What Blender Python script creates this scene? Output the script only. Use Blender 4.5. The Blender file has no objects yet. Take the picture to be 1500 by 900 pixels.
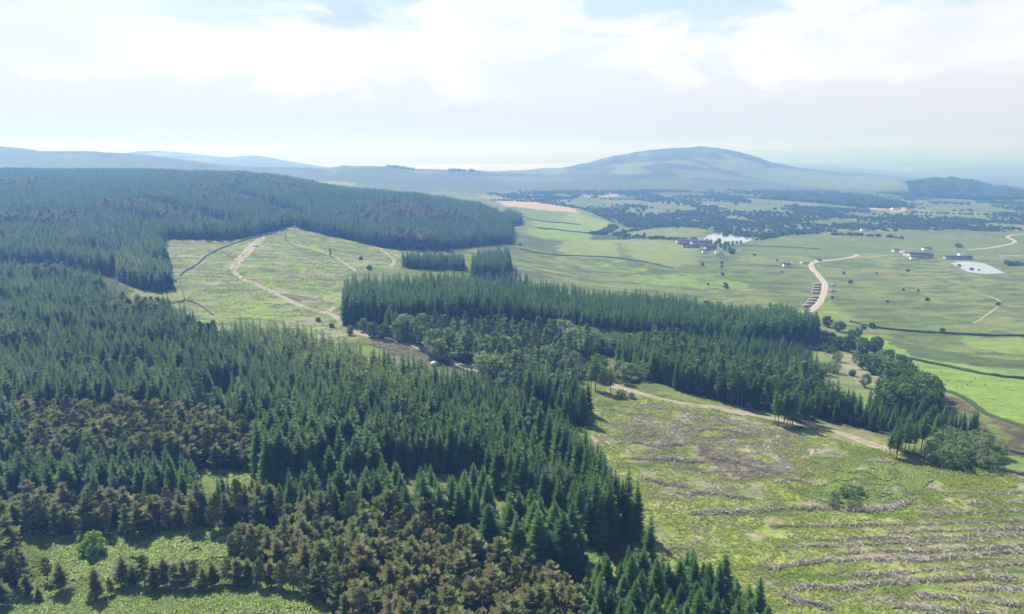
import bpy, math
import numpy as np
R = math.radians
sc = bpy.context.scene
COL = sc.collection
rng = np.random.default_rng(7)

# ------------------------------------------------------------------ camera, world, sun, exposure
PITCH = R(13.08); CAMZ = 250.0; F = 1000.0            # photograph pixels: 1500 x 900
cam_d = bpy.data.cameras.new('camera'); cam = bpy.data.objects.new('camera', cam_d); COL.objects.link(cam)
cam.location = (0, 0, CAMZ); cam.rotation_euler = (math.pi/2 - PITCH, 0, 0)
cam_d.sensor_width = 36; cam_d.lens = 24.0; cam_d.clip_start = 1; cam_d.clip_end = 200000
sc.camera = cam
SUN_AZ = R(-38); SUN_EL = R(50)                        # azimuth from +Y, negative = left of the view
sd = bpy.data.lights.new('sun', 'SUN'); sun = bpy.data.objects.new('sun', sd); COL.objects.link(sun)
sd.energy = 5.0; sd.angle = R(0.6); sd.color = (1.0, 0.965, 0.905)
sun.rotation_euler = (math.pi/2 - SUN_EL, 0, math.pi - SUN_AZ)
sc.view_settings.view_transform = 'Standard'; sc.view_settings.look = 'None'
sc.view_settings.exposure = 0.62; sc.view_settings.gamma = 1.0
sc.cycles.use_denoising = True
sc.cycles.max_bounces = 5; sc.cycles.diffuse_bounces = 2; sc.cycles.transmission_bounces = 3
sc.cycles.volume_bounces = 0; sc.cycles.sample_clamp_indirect = 6

def N(nt, t, **kw):
    n = nt.nodes.new(t)
    for k, v in kw.items():
        if k.startswith('i_'):
            n.inputs[k[2:].replace('_', ' ')].default_value = v
        else:
            setattr(n, k, v)
    return n
def ramp(nt, fac, stops, mode='LINEAR'):
    r = nt.nodes.new('ShaderNodeValToRGB'); r.color_ramp.interpolation = mode
    el = r.color_ramp.elements
    while len(el) < len(stops): el.new(0.5)
    for e, (p, c) in zip(el, stops):
        e.position = p; e.color = (c[0], c[1], c[2], 1) if hasattr(c, '__len__') else (c, c, c, 1)
    nt.links.new(fac, r.inputs[0]); return r.outputs[0]
def math_n(nt, op, a, b=None, c=None, clamp=False):
    n = nt.nodes.new('ShaderNodeMath'); n.operation = op; n.use_clamp = clamp
    for i, v in enumerate((a, b, c)):
        if v is None: continue
        if isinstance(v, (int, float)): n.inputs[i].default_value = v
        else: nt.links.new(v, n.inputs[i])
    return n.outputs[0]
def mixc(nt, fac, a, b, mode='MIX'):
    n = nt.nodes.new('ShaderNodeMix'); n.data_type = 'RGBA'; n.blend_type = mode
    for s, v in ((0, fac), (6, a), (7, b)):
        if isinstance(v, (int, float)): n.inputs[s].default_value = v if s == 0 else (v, v, v, 1)
        elif isinstance(v, tuple): n.inputs[s].default_value = (*v, 1)
        else: nt.links.new(v, n.inputs[s])
    return n.outputs[2]

W = bpy.data.worlds.new('World'); sc.world = W; W.use_nodes = True
nt = W.node_tree; nt.nodes.clear()
sky = N(nt, 'ShaderNodeTexSky', sky_type='NISHITA', sun_disc=False)
sky.sun_elevation = SUN_EL; sky.sun_rotation = SUN_AZ; sky.altitude = 200; sky.air_density = 1.0; sky.dust_density = 1.5; sky.ozone_density = 1.0
tc = N(nt, 'ShaderNodeTexCoord'); sep = N(nt, 'ShaderNodeSeparateXYZ'); nt.links.new(tc.outputs['Generated'], sep.inputs[0])
el_ = math_n(nt, 'ARCSINE', sep.outputs[2]); az_ = math_n(nt, 'ARCTAN2', sep.outputs[0], sep.outputs[1])
comb = N(nt, 'ShaderNodeCombineXYZ')
nt.links.new(math_n(nt, 'MULTIPLY', az_, 5.0), comb.inputs[0]); nt.links.new(math_n(nt, 'MULTIPLY', el_, 13.0), comb.inputs[1])
comb.inputs[2].default_value = 3.7
nz = N(nt, 'ShaderNodeTexNoise', i_Scale=1.5, i_Detail=10.0, i_Roughness=0.52, i_Distortion=0.6); nt.links.new(comb.outputs[0], nz.inputs['Vector'])
nz2 = N(nt, 'ShaderNodeTexNoise', i_Scale=0.5, i_Detail=4.0, i_Roughness=0.5); nt.links.new(comb.outputs[0], nz2.inputs['Vector'])
# cloud cover: a bank of cumulus from about 4 to 9 degrees up, thinner above it, nearly cleared overhead to cut ambient light
cover = ramp(nt, math_n(nt, 'DIVIDE', el_, 1.5708), [(0.0, 0.0), (0.028, 0.0), (0.058, 0.48), (0.082, 0.54), (0.105, 0.40), (0.15, 0.30), (0.22, 0.12), (1.0, 0.10)])
dens = math_n(nt, 'ADD', math_n(nt, 'MULTIPLY', nz.outputs[0], 0.9), math_n(nt, 'MULTIPLY', cover, 0.62))
mask = ramp(nt, dens, [(0.0, 0.0), (0.62, 0.0), (0.76, 0.92), (1.0, 1.0)], 'EASE')
skyc = sky.outputs[0]
hz = ramp(nt, math_n(nt, 'DIVIDE', el_, 1.5708), [(0.0, 1.0), (0.05, 1.0), (0.10, 0.86), (0.14, 0.72), (0.28, 0.1), (1.0, 0.0)])
hcol = ramp(nt, math_n(nt, 'DIVIDE', el_, 1.5708), [(0.0, (0.40,0.40,0.42)), (0.02, (0.49,0.495,0.525)), (0.05, (0.55,0.565,0.62)), (0.075, (0.53,0.59,0.65)), (0.12, (0.44,0.56,0.65)), (1.0, (0.4,0.55,0.7))])
hcol = mixc(nt, 1.0, hcol, (10.0, 10.0, 10.0), 'MULTIPLY')
skyh = mixc(nt, hz, skyc, hcol)
shade = ramp(nt, nz2.outputs[0], [(0.0, (4.6, 5.3, 6.0)), (0.38, (5.6, 5.9, 6.3)), (0.48, (6.6, 6.7, 6.85)), (1.0, (7.0, 7.0, 7.05))])
skyf = mixc(nt, math_n(nt, 'MULTIPLY', mask, 0.95), skyh, shade)
# one blue-grey rag of cloud high on the left
da = math_n(nt, 'MULTIPLY', math_n(nt, 'ADD', az_, 0.225), 1/0.055); de = math_n(nt, 'MULTIPLY', math_n(nt, 'ADD', el_, -0.168), 1/0.022)
rr = math_n(nt, 'ADD', math_n(nt, 'SQRT', math_n(nt, 'ADD', math_n(nt, 'MULTIPLY', da, da), math_n(nt, 'MULTIPLY', de, de))), math_n(nt, 'MULTIPLY', math_n(nt, 'ADD', nz.outputs[0], -0.5), 3.0))
skyf = mixc(nt, ramp(nt, rr, [(0.0, 0.85), (0.45, 0.7), (0.98, 0.0), (1.0, 0.0)], 'EASE'), skyf, (3.6, 4.6, 5.9))
bg = N(nt, 'ShaderNodeBackground', i_Strength=0.1); nt.links.new(skyf, bg.inputs[0])
out = N(nt, 'ShaderNodeOutputWorld'); nt.links.new(bg.outputs[0], out.inputs[0])

# ------------------------------------------------------------------ helpers
def noise2(x, y, seed=0):
    xi = np.floor(x).astype(np.int64); yi = np.floor(y).astype(np.int64)
    fx = x - xi; fy = y - yi; fx = fx*fx*(3-2*fx); fy = fy*fy*(3-2*fy)
    def h(a, b):
        n = (a*374761393 + b*668265263 + seed*974634777) & 0xffffffff
        n = ((n ^ (n >> 13))*1274126177) & 0xffffffff
        return ((n ^ (n >> 16)) & 0xffff)/65535.0
    a = h(xi, yi); b = h(xi+1, yi); c = h(xi, yi+1); d = h(xi+1, yi+1)
    return (a*(1-fx)+b*fx)*(1-fy) + (c*(1-fx)+d*fx)*fy
def fbm(x, y, octv=4, seed=0, rough=0.5):
    s = 0; a = 1; t = 0
    for o in range(octv):
        s = s + a*noise2(x*2**o+17.3*o, y*2**o-9.1*o, seed+o); t += a; a *= rough
    return s/t
def smooth(e0, e1, x):
    t = np.clip((x-e0)/(e1-e0), 0, 1); return t*t*(3-2*t)

def mesh_from(name, V, Fc, mats=(), midx=None, smooth_=False):
    """V (n,3); Fc (m,k) one face size, or list of arrays"""
    me = bpy.data.meshes.new(name)
    V = np.asarray(V, np.float32)
    Fl = [np.asarray(f, np.int32) for f in (Fc if isinstance(Fc, list) else [Fc]) if len(f)]
    loops = np.concatenate([f.ravel() for f in Fl]); tot = np.concatenate([np.full(len(f), f.shape[1], np.int32) for f in Fl])
    start = np.concatenate([[0], np.cumsum(tot)[:-1]]).astype(np.int32)
    me.vertices.add(len(V)); me.vertices.foreach_set('co', V.ravel())
    me.loops.add(len(loops)); me.loops.foreach_set('vertex_index', loops)
    me.polygons.add(len(tot)); me.polygons.foreach_set('loop_start', start); me.polygons.foreach_set('loop_total', tot)
    for m in mats: me.materials.append(m)
    if midx is not None: me.polygons.foreach_set('material_index', np.asarray(midx, np.int32))
    if smooth_: me.polygons.foreach_set('use_smooth', np.ones(len(tot), bool))
    me.update(calc_edges=True); me.validate()
    return me
def tag(o, label=None, cat=None, group=None, kind=None):
    if label: o['label'] = label
    if cat: o['category'] = cat
    if group: o['group'] = group
    if kind: o['kind'] = kind
    return o
def link(name, data, parent=None, loc=None, rz=0, s=None):
    o = bpy.data.objects.new(name, data); COL.objects.link(o)
    if parent is not None: o.parent = parent
    if loc is not None: o.location = tuple(float(v) for v in loc)
    if rz: o.rotation_euler = (0, 0, float(rz))
    if s is not None: o.scale = (s, s, s) if not hasattr(s, '__len__') else s
    return o
def copy_tree(o, parent=None):
    c = o.copy(); COL.objects.link(c); c.parent = parent
    for ch in list(o.children): copy_tree(ch, c)
    return c

# ------------------------------------------------------------------ terrain
CP, SP, TP = math.cos(PITCH), math.sin(PITCH), math.tan(PITCH)
def s_of(py): return math.tan(math.atan((450-py)/F) - PITCH)         # dz/dY along a picture row
def a_of(px, s): return (px-750)/F*(CP - s*SP)                       # X/Y
def z_py(py, Y): return s_of(py)*Y
cols = {
 -500: [(20,-114),(150,-108),(300,-102),(500,-95),(800,-85),(1200,-70),(1700,-58),(2300,-70),(3500,-60),(6000,-100),(9000,-200),(14000,-256),(70000,-256)],
 0:   [(20,-116),(150,-113.5),(200,-112),(300,-107),(400,-103),(600,-98),(900,-88),(1200,-76),(1600,-63),(2200,-85),(3500,-60),(6000,-100),(9000,-200),(14000,-256),(70000,-256)],
 250: [(20,-116),(150,-113.5),(200,-113),(300,-109),(512,-105),(775,-99),(1100,-86),(1650,-65),(2300,-95),(3500,-80),(6000,-110),(9000,-200),(14000,-256),(70000,-256)],
 430: [(20,-116),(150,-113),(300,-110),(512,-108),(775,-105),(1100,-90),(1700,-71),(2300,-105),(3500,-88),(5000,-140),(7500,-240),(9000,-256),(70000,-256)],
 500: [(20,-116),(150,-113),(300,-110),(474,-110),(611,-111),(800,-111),(1100,-104),(1450,-91),(1800,-122),(2400,-125),(3500,-86),(4500,-130),(7000,-256),(70000,-256)],
 600: [(20,-116),(150,-113),(300,-111),(474,-113),(650,-116),(850,-118),(1100,-110),(1350,-98),(1800,-132),(2400,-132),(3500,-103),(4500,-150),(6500,-256),(70000,-256)],
 700: [(20,-116),(150,-113),(300,-112),(474,-115),(650,-120),(880,-124),(1200,-122),(1500,-125),(2000,-145),(2600,-148),(3500,-110),(4500,-150),(6500,-256),(70000,-256)],
 760: [(20,-116),(150,-113),(300,-113),(474,-117),(650,-124),(935,-131),(1200,-137),(1880,-150),(2600,-152),(3500,-116),(4500,-150),(6500,-256),(70000,-256)],
 850: [(20,-116),(150,-112),(300,-112),(400,-116),(500,-126),(650,-138),(935,-148),(1200,-152),(1880,-157),(2600,-154),(3500,-135),(4500,-130),(6500,-200),(8500,-256),(70000,-256)],
 1000:[(20,-116),(150,-110),(300,-112),(400,-119),(500,-132),(617,-145),(800,-151),(1115,-155),(1500,-158),(2000,-161),(2700,-162),(3500,-150),(4500,-140),(6500,-180),(8500,-256),(70000,-256)],
 1250:[(20,-116),(150,-109),(242,-113),(320,-119),(400,-128),(500,-141),(617,-150),(800,-155),(1200,-160),(2000,-166),(3000,-170),(4500,-168),(5200,-215),(6000,-256),(6900,-256),(7400,-235),(15000,-225),(30000,-130),(70000,-300)],
 1430:[(20,-116),(150,-109),(242,-112),(300,-118),(370,-129),(500,-143),(650,-150),(940,-158),(1500,-164),(2500,-170),(3500,-180),(4500,-225),(6250,-235),(8000,-240),(15000,-225),(30000,-90),(70000,-300)],
 1600:[(20,-116),(150,-109),(242,-112),(300,-118),(370,-129),(500,-143),(650,-150),(940,-158),(1500,-164),(2500,-170),(3500,-190),(4300,-254),(4900,-254),(5300,-240),(8000,-240),(15000,-225),(30000,-80),(70000,-300)],
 2100:[(20,-116),(150,-109),(300,-116),(500,-135),(940,-155),(2500,-170),(4000,-220),(8000,-240),(15000,-225),(30000,-80),(70000,-300)],
}
NA, NL = 820, 920
A = np.linspace(-1.3, 1.35, NA); L = np.linspace(math.log(20), math.log(70000), NL)
# finer rows where the picture looks, coarser very near
Lw = np.concatenate([np.linspace(math.log(20), math.log(110), 40, endpoint=False), np.linspace(math.log(110), math.log(70000), NL-40)])
L = Lw
ck = sorted(cols); ca = np.array([(k-750)/F*1.03 for k in ck])
Zc = np.array([np.interp(L, [math.log(p[0]) for p in cols[k]], [p[1] for p in cols[k]]) for k in ck])   # (cols, NL)
Z = np.stack([np.interp(A, ca, Zc[:, j]) for j in range(NL)], 1)                                        # (NA, NL)
def blur(Zm, sig, axis):
    r = int(3*sig)+1; k = np.exp(-0.5*(np.arange(-r, r+1)/sig)**2); k /= k.sum()
    pad = [(0,0),(0,0)]; pad[axis] = (r, r)
    P = np.pad(Zm, pad, mode='edge'); out = np.zeros_like(Zm)
    for i, w in enumerate(k):
        sl = [slice(None)]*2; sl[axis] = slice(i, i+Zm.shape[axis]); out += w*P[tuple(sl)]
    return out
Z = blur(blur(Z, 13, 0), 8, 1)
AA, LL = np.meshgrid(A, L, indexing='ij'); YY = np.exp(LL); XX = AA*YY
def hill(Z, prof, Y0, wf, wb, rough=0.0, seed=0):
    px = np.array([p[0] for p in prof], float); zz = np.array([z_py(p[1], Y0) for p in prof])
    aa = (px-750)/F*1.0*(CP)
    zp = np.interp(AA, aa, zz, left=-999, right=-999)
    m = zp > -900
    w = np.where(YY < Y0, np.exp(-((YY-Y0)/wf)**2), np.exp(-((YY-Y0)/wb)**2))
    zp = zp + rough*.12*(fbm(AA*180, AA*0, 3, seed+50)-.5)
    zp = zp + rough*(fbm(XX/260, YY/260, 4, seed)-0.5)*2*(1-w*0.75)
    return np.where(m & (zp > Z), Z + (zp-Z)*w, Z)
Z = hill(Z, [(-700,214),(-300,210),(-100,211),(0,215),(35,218),(60,222),(100,222),(130,222),(160,224),(200,226),(250,232),(300,240),(345,246),(400,256)], 3400, 900, 900, 14, 3)
Z = hill(Z, [(120,235),(200,222),(230,221),(270,224),(300,228),(330,231),(370,228),(395,231),(420,236),(460,243),(500,250)], 6500, 900, 1500, 10, 5)
Z = hill(Z, [(640,262),(700,258),(760,255),(820,248),(850,242),(872,238),(885,234),(905,228),(930,222),(960,218),(1000,215.5),(1025,215.5),(1050,218),(1075,222),(1095,228),(1112,233),(1130,240),(1170,247),(1210,252),(1260,258),(1310,263),(1400,275)], 4500, 1000, 1100, 60, 8)
Z = hill(Z, [(1290,275),(1340,267),(1365,265),(1400,265),(1430,269),(1460,277),(1490,286),(1530,295)], 3000, 330, 400, 4, 9)
Z = hill(Z, [(460,254),(500,244),(560,245),(600,249),(700,252),(760,262)], 3400, 800, 600, 5, 4)
Z = hill(Z, [(1050,224),(1100,221),(1180,218),(1250,217),(1330,216),(1420,217),(1500,217),(1700,214),(2000,214)], 26000, 6000, 6000, 60, 12)
# relief: broad roll plus clear-fell roughness nearby
Z += (fbm(XX/45, YY/45, 3, 21)-0.5)*2.4*smooth(60,200,YY)*(1-smooth(5000,7000,YY))
Z += (fbm(XX/170, YY/170, 3, 22)-0.5)*4.0*smooth(200,700,YY)*(1-smooth(5000,7000,YY))
Z += (fbm(XX/4.5, YY/4.5, 2, 23)-0.5)*0.7*(1-smooth(300,600,YY))
# bracken mounds at the bottom left of the picture
def bump(px, Y, rx, ry, h):
    x0 = (px-750)/F*1.15*Y
    return h*np.exp(-((XX-x0)/rx)**2-((YY-Y)/ry)**2)
Z += bump(330, 146, 26, 12, 3.5) + bump(60, 138, 30, 12, 1.5) + bump(345, 196, 16, 6, 2.5)
WZ = Z + CAMZ
def gz(x, y):
    x = np.asarray(x, float); y = np.maximum(np.asarray(y, float), 20.5)
    fa = np.clip((x/y - A[0])/(A[1]-A[0]), 0, NA-1.001); fl = np.interp(np.log(y), L, np.arange(NL)); fl = np.clip(fl, 0, NL-1.001)
    i = fa.astype(int); j = fl.astype(int); u = fa-i; v = fl-j
    return (WZ[i,j]*(1-u)*(1-v)+WZ[i+1,j]*u*(1-v)+WZ[i,j+1]*(1-u)*v+WZ[i+1,j+1]*u*v)
YS = np.exp(np.linspace(math.log(60), math.log(60000), 5000))
def P(px, py):
    """ground point that the photograph shows at pixel (px, py)"""
    s = s_of(py); a = a_of(px, s)
    d = gz(a*YS, YS) - (CAMZ + s*YS)
    k = np.argmax(d > 0)
    if d[k] <= 0: k = len(YS)-1
    if k > 0:
        t = -d[k-1]/(d[k]-d[k-1]); Y = YS[k-1]+t*(YS[k]-YS[k-1])
    else: Y = YS[0]
    return (a*Y, Y)
def PP(pts): return np.array([P(*p[:2]) if len(p) == 2 else ((p[0]-750)/F*1.0*p[2], p[2]) for p in pts])
def project(x, y, z):
    Zr = z-CAMZ; dep = y*CP - Zr*SP
    return 750+F*x/dep, 450-F*(y*SP+Zr*CP)/dep
def in_poly(x, y, poly):
    ins = np.zeros(x.shape, bool); n = len(poly)
    for i in range(n):
        x1, y1 = poly[i]; x2, y2 = poly[(i+1) % n]
        if y1 == y2: continue
        c = ((y1 > y) != (y2 > y)) & (x < (x2-x1)*(y-y1)/(y2-y1)+x1)
        ins ^= c
    return ins

# hollows for the two ponds
PONDS = [[(1031,350),(1036,345),(1046,343),(1060,344.5),(1076,345),(1092,347),(1106,349),(1098,354),(1086,357),(1060,358),(1040,356),(1031,353)],
         [(1392,387),(1405,384.5),(1427,385),(1441,387),(1456,393),(1473,399.5),(1440,399.5),(1419,397),(1405,392)]]
pond_data = []
for pp in PONDS:
    p = PP(pp); pond_data.append((p, float(gz(p[:,0], p[:,1]).mean())))
for p, zl in pond_data:
    c = p.mean(0); m_ = in_poly(XX, YY, c+(p-c)*1.02); WZ[m_] = zl-2.0
    m2 = in_poly(XX, YY, c+(p-c)*1.45) & ~m_; WZ[m2] = np.clip(WZ[m2], zl-4, zl-.3)
# ------------------------------------------------------------------ ground colours (albedo of each kind of cover)
GX = XX + (fbm(XX/9, YY/9, 3, 31)-0.5)*9*np.clip(YY/400, .5, 4); GY = YY + (fbm(XX/9, YY/9, 3, 32)-0.5)*11*np.clip(YY/400, .5, 4)
C = np.zeros(XX.shape+(3,))
def put(mask, col, amt=1.0):
    m = (mask*amt)[..., None] if not np.isscalar(mask) else mask
    C[:] = C*(1-m) + np.array(col)*m
sx = fbm(XX/60, YY/120, 4, 41); sy = fbm(XX/16, YY/10, 4, 42); sz = fbm(XX/220, YY/260, 4, 43)
C[:] = (0.105, 0.145, 0.038)
put(smooth(.42,.62,sx), (0.155,0.190,0.055)); put(smooth(.52,.66,sy), (0.055,0.080,0.026), .75); put(smooth(.5,.65,sz), (0.12,0.165,0.042), .5)
put(smooth(.60,.72,fbm(XX/35,YY/18,4,44)), (0.15,0.125,0.06), .5)
st = fbm(XX/48, YY/11, 4, 48); put(smooth(.53,.64,st)*smooth(350,500,YY)*(1-smooth(2500,3000,YY)), (0.060,0.088,0.032), .65)
put(smooth(.58,.68,fbm(XX/60, YY/14, 3, 49)), (0.165,0.185,0.07), .55)
put(smooth(1900,2600,YY), (0.060,0.080,0.036), .75)                                         # far moor, lower albedo
hillm = smooth(-165,-120,Z)*smooth(2600,3200,YY)
put(hillm, (0.075,0.082,0.042), .85); put(hillm*smooth(.46,.54,fbm(XX/120,YY/160,4,45)), (0.045,0.045,0.03), .85); put(hillm*smooth(.55,.6,fbm(XX/200,YY/260,4,145)), (0.15,0.18,0.07), .8)
put(smooth(-60,0,Z)*smooth(4000,4200,YY)*(AA > 0.05), (0.06,0.055,0.04), .8)
farl = smooth(6500,8000,YY)
put(farl, (0.07,0.11,0.04)); put(farl*smooth(.5,.56,fbm(XX/500,YY/1500,4,46)), (0.045,0.06,0.03)); put(farl*smooth(.58,.62,fbm(XX/400,YY/1100,3,47)), (0.16,0.17,0.07))
def area(pts, col, amt=1.0, noise=None):
    poly = PP(pts)
    x0, y0 = poly.min(0)-30; x1, y1 = poly.max(0)+30
    bb = (GX > x0) & (GX < x1) & (GY > y0) & (GY < y1)
    m = np.zeros(XX.shape); m[bb] = in_poly(GX[bb], GY[bb], poly)
    if noise is not None:
        sc_, lo, hi, sd_ = noise; m = m*smooth(lo, hi, fbm(XX/sc_, YY/sc_, 4, sd_))
    put(m, col, amt); return m
PASTURE = (0.165,0.245,0.050); PALE = (0.185,0.225,0.070); TAN = (0.36,0.28,0.19); RUSH = (0.045,0.070,0.028)
EARTH = (0.30,0.235,0.17); BRACK = (0.19,0.27,0.065); HEATH = (0.085,0.062,0.048)
# bright pastures on the right
area([(1262,490),(1300,497),(1340,507),(1400,528),(1460,545),(1520,552),(1700,590),(1700,720),(1560,650),(1500,628),(1440,610),(1420,590),(1370,565),(1340,548),(1312,532),(1300,515)], (0.155,0.235,0.045))
area([(1285,500),(1340,512),(1380,527),(1440,542),(1510,552),(1510,546),(1400,522),(1330,500)], (0.20,0.26,0.07), .6)
area([(1340,522),(1400,533),(1470,540),(1520,541),(1520,530),(1440,524),(1385,514),(1320,500),(1290,495)], (0.06,0.09,0.035), .85)
area([(1400,493),(1520,496),(1520,520),(1470,518),(1420,508)], (0.17,0.24,0.05), .8)
area([(1265,478),(1330,487),(1400,491),(1520,495),(1520,492),(1400,488),(1290,480)], RUSH, .7)
area([(1180,465),(1215,440),(1230,455),(1245,468),(1215,470)], (0.155,0.215,0.045), .9)
# far strip fields by the river
area([(721,292),(800,296),(838,305),(850,312),(790,308),(740,302)], TAN, .9)
area([(765,308),(800,308),(850,314),(862,323),(815,325),(778,321)], (0.13,0.17,0.06), .9)
area([(833,312),(880,320),(898,330),(880,337),(845,330),(815,325)], PALE, .9)
area([(780,323),(830,328),(895,331),(872,341),(820,337),(785,333)], PASTURE, .8)
area([(776,334),(820,338),(868,343),(865,351),(830,352),(790,348),(770,343)], PASTURE, .85)
area([(816,366),(822,358),(832,352),(905,351),(905,375),(870,375),(830,374)], (0.175,0.215,0.065), .95)
area([(905,351),(985,353),(1025,364),(1018,385),(985,392),(950,383),(925,378)], (0.165,0.205,0.058), .95)
area([(771,362),(790,364),(808,371),(800,373),(780,369)], PASTURE, .8)
area([(872,385),(905,381),(925,385),(950,395),(930,400),(880,395)], PASTURE, .9, (14,.35,.5,51))
area([(895,408),(950,400),(1010,402),(1100,414),(1090,424),(1010,420),(940,416)], PASTURE, .8, (16,.35,.52,52))
area([(800,352),(830,352),(818,362),(815,376),(760,360),(765,345)], RUSH, .6)
area([(868,343),(905,345),(1000,350),(1000,353),(905,351),(866,351)], RUSH, .8)
area([(760,375),(830,376),(920,382),(985,394),(1000,402),(900,405),(820,395)], RUSH, .55, (20,.4,.55,53))
area([(905,344),(940,336),(990,334),(1040,340),(1000,349)], (0.15,0.19,0.06), .7)
area([(1100,352),(1180,342),(1300,340),(1420,345),(1500,352),(1500,380),(1300,372),(1200,376),(1110,376)], (0.115,0.15,0.045), .7)
area([(700,285),(745,290),(740,294),(700,291)], PALE, .7); area([(840,284),(905,285),(905,288),(850,289)], TAN, .7); area([(1000,286),(1060,288),(1060,291),(1000,290)], TAN, .6)
area([(1302,303),(1322,302),(1326,310),(1304,312)], TAN, .9); area([(1345,309),(1440,312),(1440,316),(1345,313)], (0.2,0.21,0.09), .8)
area([(1270,304),(1300,305),(1300,308),(1270,308)], TAN, .6)
area([(430,262),(520,268),(520,272),(440,268)], PALE, .9)
# pale upland fields on the hill's right flank
area([(1085,240),(1130,246),(1210,254),(1300,262),(1345,266),(1330,275),(1200,275),(1110,262)], (0.12,0.165,0.055), .75)
area([(985,247),(1100,262),(1140,270),(1000,262)], (0.12,0.16,0.055), .6)
# clear-fell, left
CFL = [(235,350),(300,353),(365,347),(405,337),(430,335),(475,345),(560,364),(600,372),(600,395),(520,398),(500,405),(500,470),(515,495),(600,520),(690,560),(740,600),(560,545),(420,505),(335,500),(290,478),(200,440),(195,425),(250,425)]
area(CFL, (0.150,0.205,0.045)); area(CFL, (0.16,0.14,0.10), .8, (7,.52,.64,55)); area(CFL, (0.19,0.27,0.05), .6, (24,.5,.62,56))
area([(238,350),(330,352),(345,362),(300,375),(282,392),(258,398),(245,375)], (0.17,0.145,0.12), .8, (9,.38,.56,57))
area([(200,432),(262,445),(340,470),(450,470),(510,490),(420,505),(320,490)], (0.16,0.215,0.09), .75)
area([(540,495),(600,502),(660,528),(690,552),(700,575),(660,565),(640,545),(560,515)], (0.19,0.155,0.12), .8, (5,.36,.56,58))
area([(0,322),(22,326),(45,333),(20,338),(0,336)], (0.2,0.22,0.08))
# clear-fell, right foreground
CFR = [(862,575),(930,578),(1060,603),(1180,630),(1290,660),(1370,684),(1440,692),(1520,704),(1700,740),(1700,960),(1000,960),(990,860),(940,790),(880,700),(870,620)]
area(CFR, (0.195,0.250,0.048)); area(CFR, (0.18,0.155,0.115), .7, (5,.55,.66,61)); area(CFR, (0.12,0.19,0.035), .55, (11,.52,.66,62)); area(CFR, (0.24,0.27,0.06), .6, (18,.5,.64,63))
area([(880,600),(960,590),(1060,610),(1150,628),(1180,640),(1200,665),(1150,700),(1060,700),(1000,690),(930,672),(890,650)], (0.27,0.23,0.185), .85, (6,.36,.52,64))
area([(885,655),(1000,668),(1040,700),(1130,715),(1080,735),(960,735),(930,700)], (0.21,0.17,0.14), .7, (6,.44,.58,70))
area([(1030,655),(1080,660),(1140,690),(1110,702),(1060,696),(1030,680)], (0.115,0.078,0.062), .85, (5,.32,.5,65))
area([(1050,742),(1130,730),(1250,738),(1330,725),(1370,700),(1330,745),(1200,760),(1080,762)], (0.13,0.175,0.045), .5)
area([(1180,650),(1290,665),(1370,690),(1340,740),(1220,735),(1150,720)], (0.075,0.13,0.030), .7, (8,.4,.58,66))
area([(1240,680),(1330,680),(1370,700),(1330,728),(1260,735),(1200,735)], (0.15,0.21,0.085), .8, (6,.4,.55,67))
area([(868,640),(895,635),(897,648),(880,662)], EARTH, .9)
area([(1120,645),(1140,640),(1138,655),(1150,672),(1132,668),(1120,655)], (0.30,0.26,0.19), .9)
area([(1205,620),(1270,630),(1300,650),(1360,676),(1300,665),(1220,640)], (0.22,0.20,0.12), .5)
def streaks(pts, wx, wy, lo, hi, col, amt, sd_):
    poly = PP(pts); bb = (GX > poly[:,0].min()) & (GX < poly[:,0].max()) & (GY > poly[:,1].min()) & (GY < poly[:,1].max()); m = np.zeros(XX.shape)
    m[bb] = in_poly(GX[bb], GY[bb], poly)*smooth(lo, hi, fbm(XX[bb]/wx+.3*YY[bb]/wx, YY[bb]/wy, 4, sd_)); put(m, col, amt)
streaks(CFR, 13, 2.6, .54, .64, (0.055,0.085,0.022), .7, 161); streaks(CFR, 16, 2.4, .56, .66, (0.27,0.23,0.19), .75, 162); streaks(CFR, 20, 4, .55, .65, (0.21,0.26,0.07), .6, 163)
streaks(CFL, 22, 5, .54, .63, (0.060,0.085,0.032), .75, 164); streaks(CFL, 26, 5, .57, .66, (0.25,0.22,0.19), .7, 165)
# valley gap with scrub between the plantations, and heath beyond the willow
area([(1195,485),(1250,480),(1300,540),(1300,590),(1240,600),(1200,575)], (0.15,0.185,0.07)); area([(1215,520),(1250,510),(1290,545),(1300,575),(1255,560)], (0.25,0.22,0.17), .8, (5,.35,.5,68))
area([(1370,572),(1420,592),(1445,612),(1510,632),(1510,700),(1480,680),(1450,650),(1380,610)], HEATH, .9); area([(1370,572),(1420,592),(1445,612),(1510,632),(1510,660),(1440,640),(1380,600)], (0.13,0.18,0.04), .8, (5,.5,.6,69))
area([(1430,692),(1475,668),(1520,675),(1520,700)], (0.14,0.20,0.05))
area([(790,560),(870,545),(940,565),(930,578),(870,575),(865,620),(800,600)], (0.14,0.17,0.05)); area([(840,540),(875,543),(880,555),(850,556)], EARTH, .8)
# bracken glades at the left foreground
area([(-60,845),(130,870),(260,850),(420,850),(520,885),(560,960),(-60,960)], BRACK); area([(90,760),(300,775),(440,775),(450,800),(330,815),(150,850),(60,850)], BRACK, .95)
area([(280,780),(340,775),(390,780),(395,790),(330,790)], (0.21,0.27,0.06), .8)
area([(300,690),(410,700),(400,725),(320,712)], (0.17,0.165,0.09), .9)
area([(858,800),(900,835),(900,870),(860,870)], (0.07,0.12,0.035), .9)

# forest floor is painted below, once the stands are known
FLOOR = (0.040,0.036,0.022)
area([(-150,384),(0,384),(90,391),(160,404),(192,424),(186,452),(150,434),(90,420),(0,413),(-150,411)], (0.05,0.06,0.03), .9)

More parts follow.
